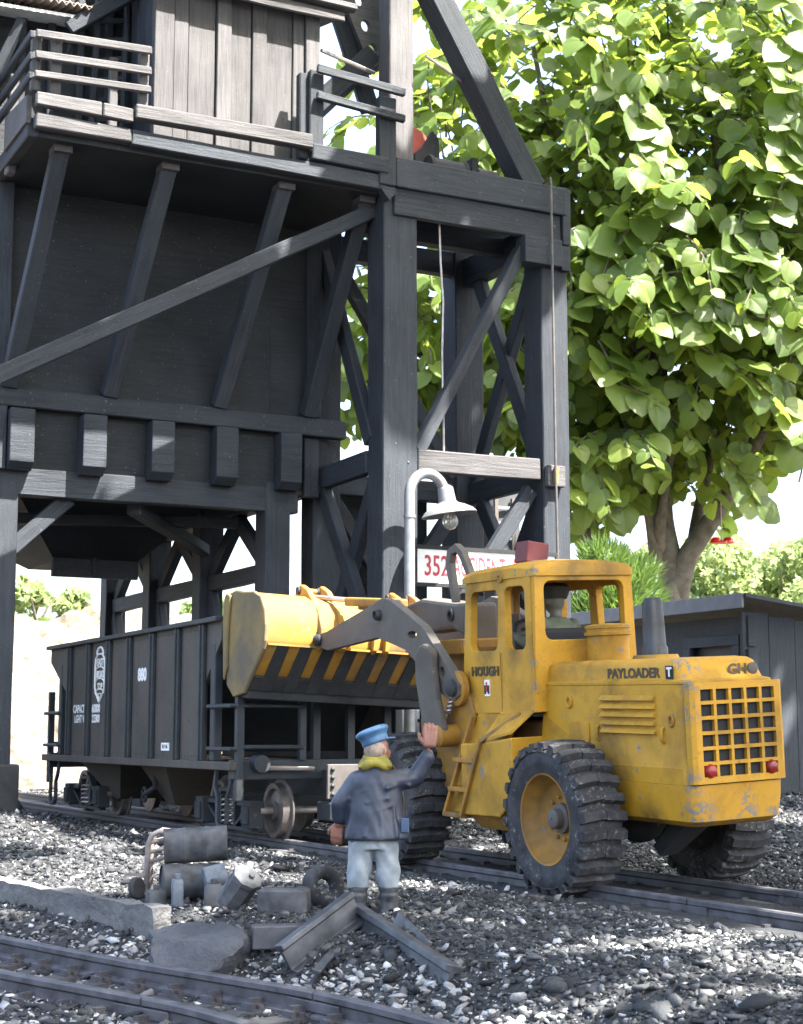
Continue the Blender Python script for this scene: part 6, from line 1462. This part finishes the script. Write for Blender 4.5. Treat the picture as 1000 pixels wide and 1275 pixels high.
# ------------------------------------------------------------------ overhanging tree that shades the yard
LIT = [  # places where the sun gets through: point, radius
 ((7.0,26.6,12.7),0.75),((8.0,26.6,12.8),0.75),((9.2,26.9,13.2),0.8),((9.3,27.2,14.4),0.8),((10.2,27.1,13.6),0.8),((10.3,27.2,14.8),0.8),((11.3,27.1,13.7),0.75),((11.3,27.2,15.0),0.8),((9.6,27,15.8),0.9),((11,27,16),0.9),((6.8,26.6,13.6),0.7),((8.2,26.6,13.6),0.7),((7.5,28,15),1.0),((12.2,27.2,14.6),0.5),
 ((13.9,27,15.2),0.7),((13.9,27,16.4),0.8),((13.9,27,17.6),0.9),((14.9,27.2,16.6),0.7),((12.6,29.4,15),0.7),((13.6,28.1,16.2),0.6),((12.6,29.4,13.6),0.5),
 ((16.5,26.9,7.0),0.45),((17.3,26.8,9.0),0.40),((17.35,26.8,8.2),0.42),((17.35,26.8,7.4),0.45),((17.35,26.8,6.6),0.45),((17.35,26.8,5.8),0.45),((17.35,26.8,5.0),0.45),((17.35,26.8,4.2),0.45),
 ((14.0,26.2,6.4),0.5),((14.5,26.2,5.9),0.55),((13.66,26.2,5.4),0.32),((13.66,26.2,4.6),0.32),((14.4,26.5,4.9),0.45),((15.2,26.5,4.9),0.5),((16.0,26.5,4.9),0.5),((16.7,26.5,4.9),0.5),
 ((9.75,22.0,3.35),0.42),((10.3,22.0,3.35),0.42),((10.9,22.0,3.3),0.35),((11.4,22.0,3.2),0.3),((10.55,22.3,1.05),0.25),((9.9,23.3,0.6),0.14),((9.95,21.9,0.15),0.22),
 ((4.6,21.0,0.0),0.6),((6.2,27.0,0.4),0.6),((7.2,24.0,0.1),0.55),((6.6,25.2,0.2),0.6),((6.9,23.0,0.1),0.4),((5.7,20.0,0.0),0.6),((5.2,19.0,0.0),0.6),((5.5,18.2,0.0),0.35),((7.3,19.4,0.0),0.40),((7.7,20.2,0.0),0.3),
 ((9.1,16.4,0.0),0.32),((20.5,24.5,0.1),1.3),((22.0,26.0,0.1),1.0),((7.6,9.3,0.0),-0.1),((8.4,10.6,0),-0.15),((9.3,11.4,0),-0.1),((6.5,9.2,-0.1),-0.15),((9.9,22.6,0.1),0.2),((21.6,36.5,9.0),1.2),((11.2,22.6,0.0),0.2)]
_r = random.Random(21)
for _ in range(16): LIT.append(((_r.uniform(6.8,12.0), _r.uniform(8.6,13.0), 0.0), _r.uniform(-0.52,-0.34)))
ot = tag(empty('overhanging_tree', (46,-14,0)), 'large shade tree overhanging the yard from outside the picture', 'tree')
Rn = np.random.default_rng(3); CAN = []
sv = np.array(S)
litp = np.array([p for p, r in LIT]); litr = np.array([r for p, r in LIT])
for layer, (z0, sp) in enumerate(((24.0,0.95),(26.0,1.0),(28.0,1.25))):
    gxx, gyy = np.meshgrid(np.arange(-1, 47, sp), np.arange(-16, 26.5, sp)); n = gxx.size
    p = np.stack([gxx.ravel()+Rn.uniform(-.45,.45,n)*sp, gyy.ravel()+Rn.uniform(-.45,.45,n)*sp, z0+Rn.uniform(-0.9,0.9,n)],1)
    CAN.append(p)
CAN = np.concatenate(CAN)
rel = CAN[:,None,:]-litp[None]; al = rel@sv; perp = np.linalg.norm(rel - al[:,:,None]*sv, axis=2)
CAN = CAN[~((perp < litr[None]+0.78).any(1))]  # leaves cut away along the sun's path to each chosen spot
CAN = CAN[Rn.uniform(0,1,len(CAN)) > 0.05]
extra = [np.array(p) + sv*((25.0+dz-p[2])/sv[2]) + np.array([dx,dy,0]) for p in ((11.0,14.9,3.1),(10.6,14.8,2.6),(10.2,13.6,2.5),(5.3,14.3,0.0),(11.5,14.2,2.4)) for dx, dy, dz in ((0,0,0),(0.5,0.3,1),(-0.4,0.4,2),(0.1,-0.5,3))]  # leaves added only to keep sun off the stack, hood and rock
CAN = np.concatenate([CAN, np.array(extra)])
n = len(CAN); yaw_ = Rn.uniform(0,6.28,n); sz = Rn.uniform(0.62,0.95,n)
tl = Rn.normal(0,0.28,(n,2)); nx = np.stack([tl[:,0]+0.25*sv[0], tl[:,1]+0.25*sv[1], np.ones(n)],1); nx /= np.linalg.norm(nx,axis=1)[:,None]
e1 = np.stack([np.cos(yaw_),np.sin(yaw_),np.zeros(n)],1); e1 -= nx*(e1*nx).sum(1)[:,None]; e1 /= np.linalg.norm(e1,axis=1)[:,None]; e2 = np.cross(nx,e1)
poly = np.array([(-1.0,0.0),(-0.45,-0.62),(0.35,-0.60),(1.05,0.0),(0.35,0.60),(-0.45,0.62)])
v = CAN[:,None,:] + sz[:,None,None]*(poly[None,:,0:1]*e1[:,None,:] + poly[None,:,1:2]*e2[:,None,:])
link('foliage', np_mesh('foliage', v.reshape(-1,3), np.arange(6*n).reshape(n,6)), ot, leaf_mat('shade tree leaf', (0.05,0.11,0.02), (0.16,0.28,0.03), False))['kind'] = 'stuff'
m = MB(); m.tube([(46,-14,-0.3),(45.5,-13.5,9),(43,-11,18),(38,-7,22.5),(30,0,24.5)], [1.3,1.1,0.9,0.6,0.35], 12); m.build('trunk', bark, ot, True)
for a in ((20,-6),(12,4),(26,12),(38,10),(6,-2),(30,-12)): MB().tube([(40,-9,21),((40+a[0])/2,(-9+a[1])/2,24),(a[0],a[1],24.8)], [0.5,0.3,0.1], 8).build('limb', bark, ot, True)
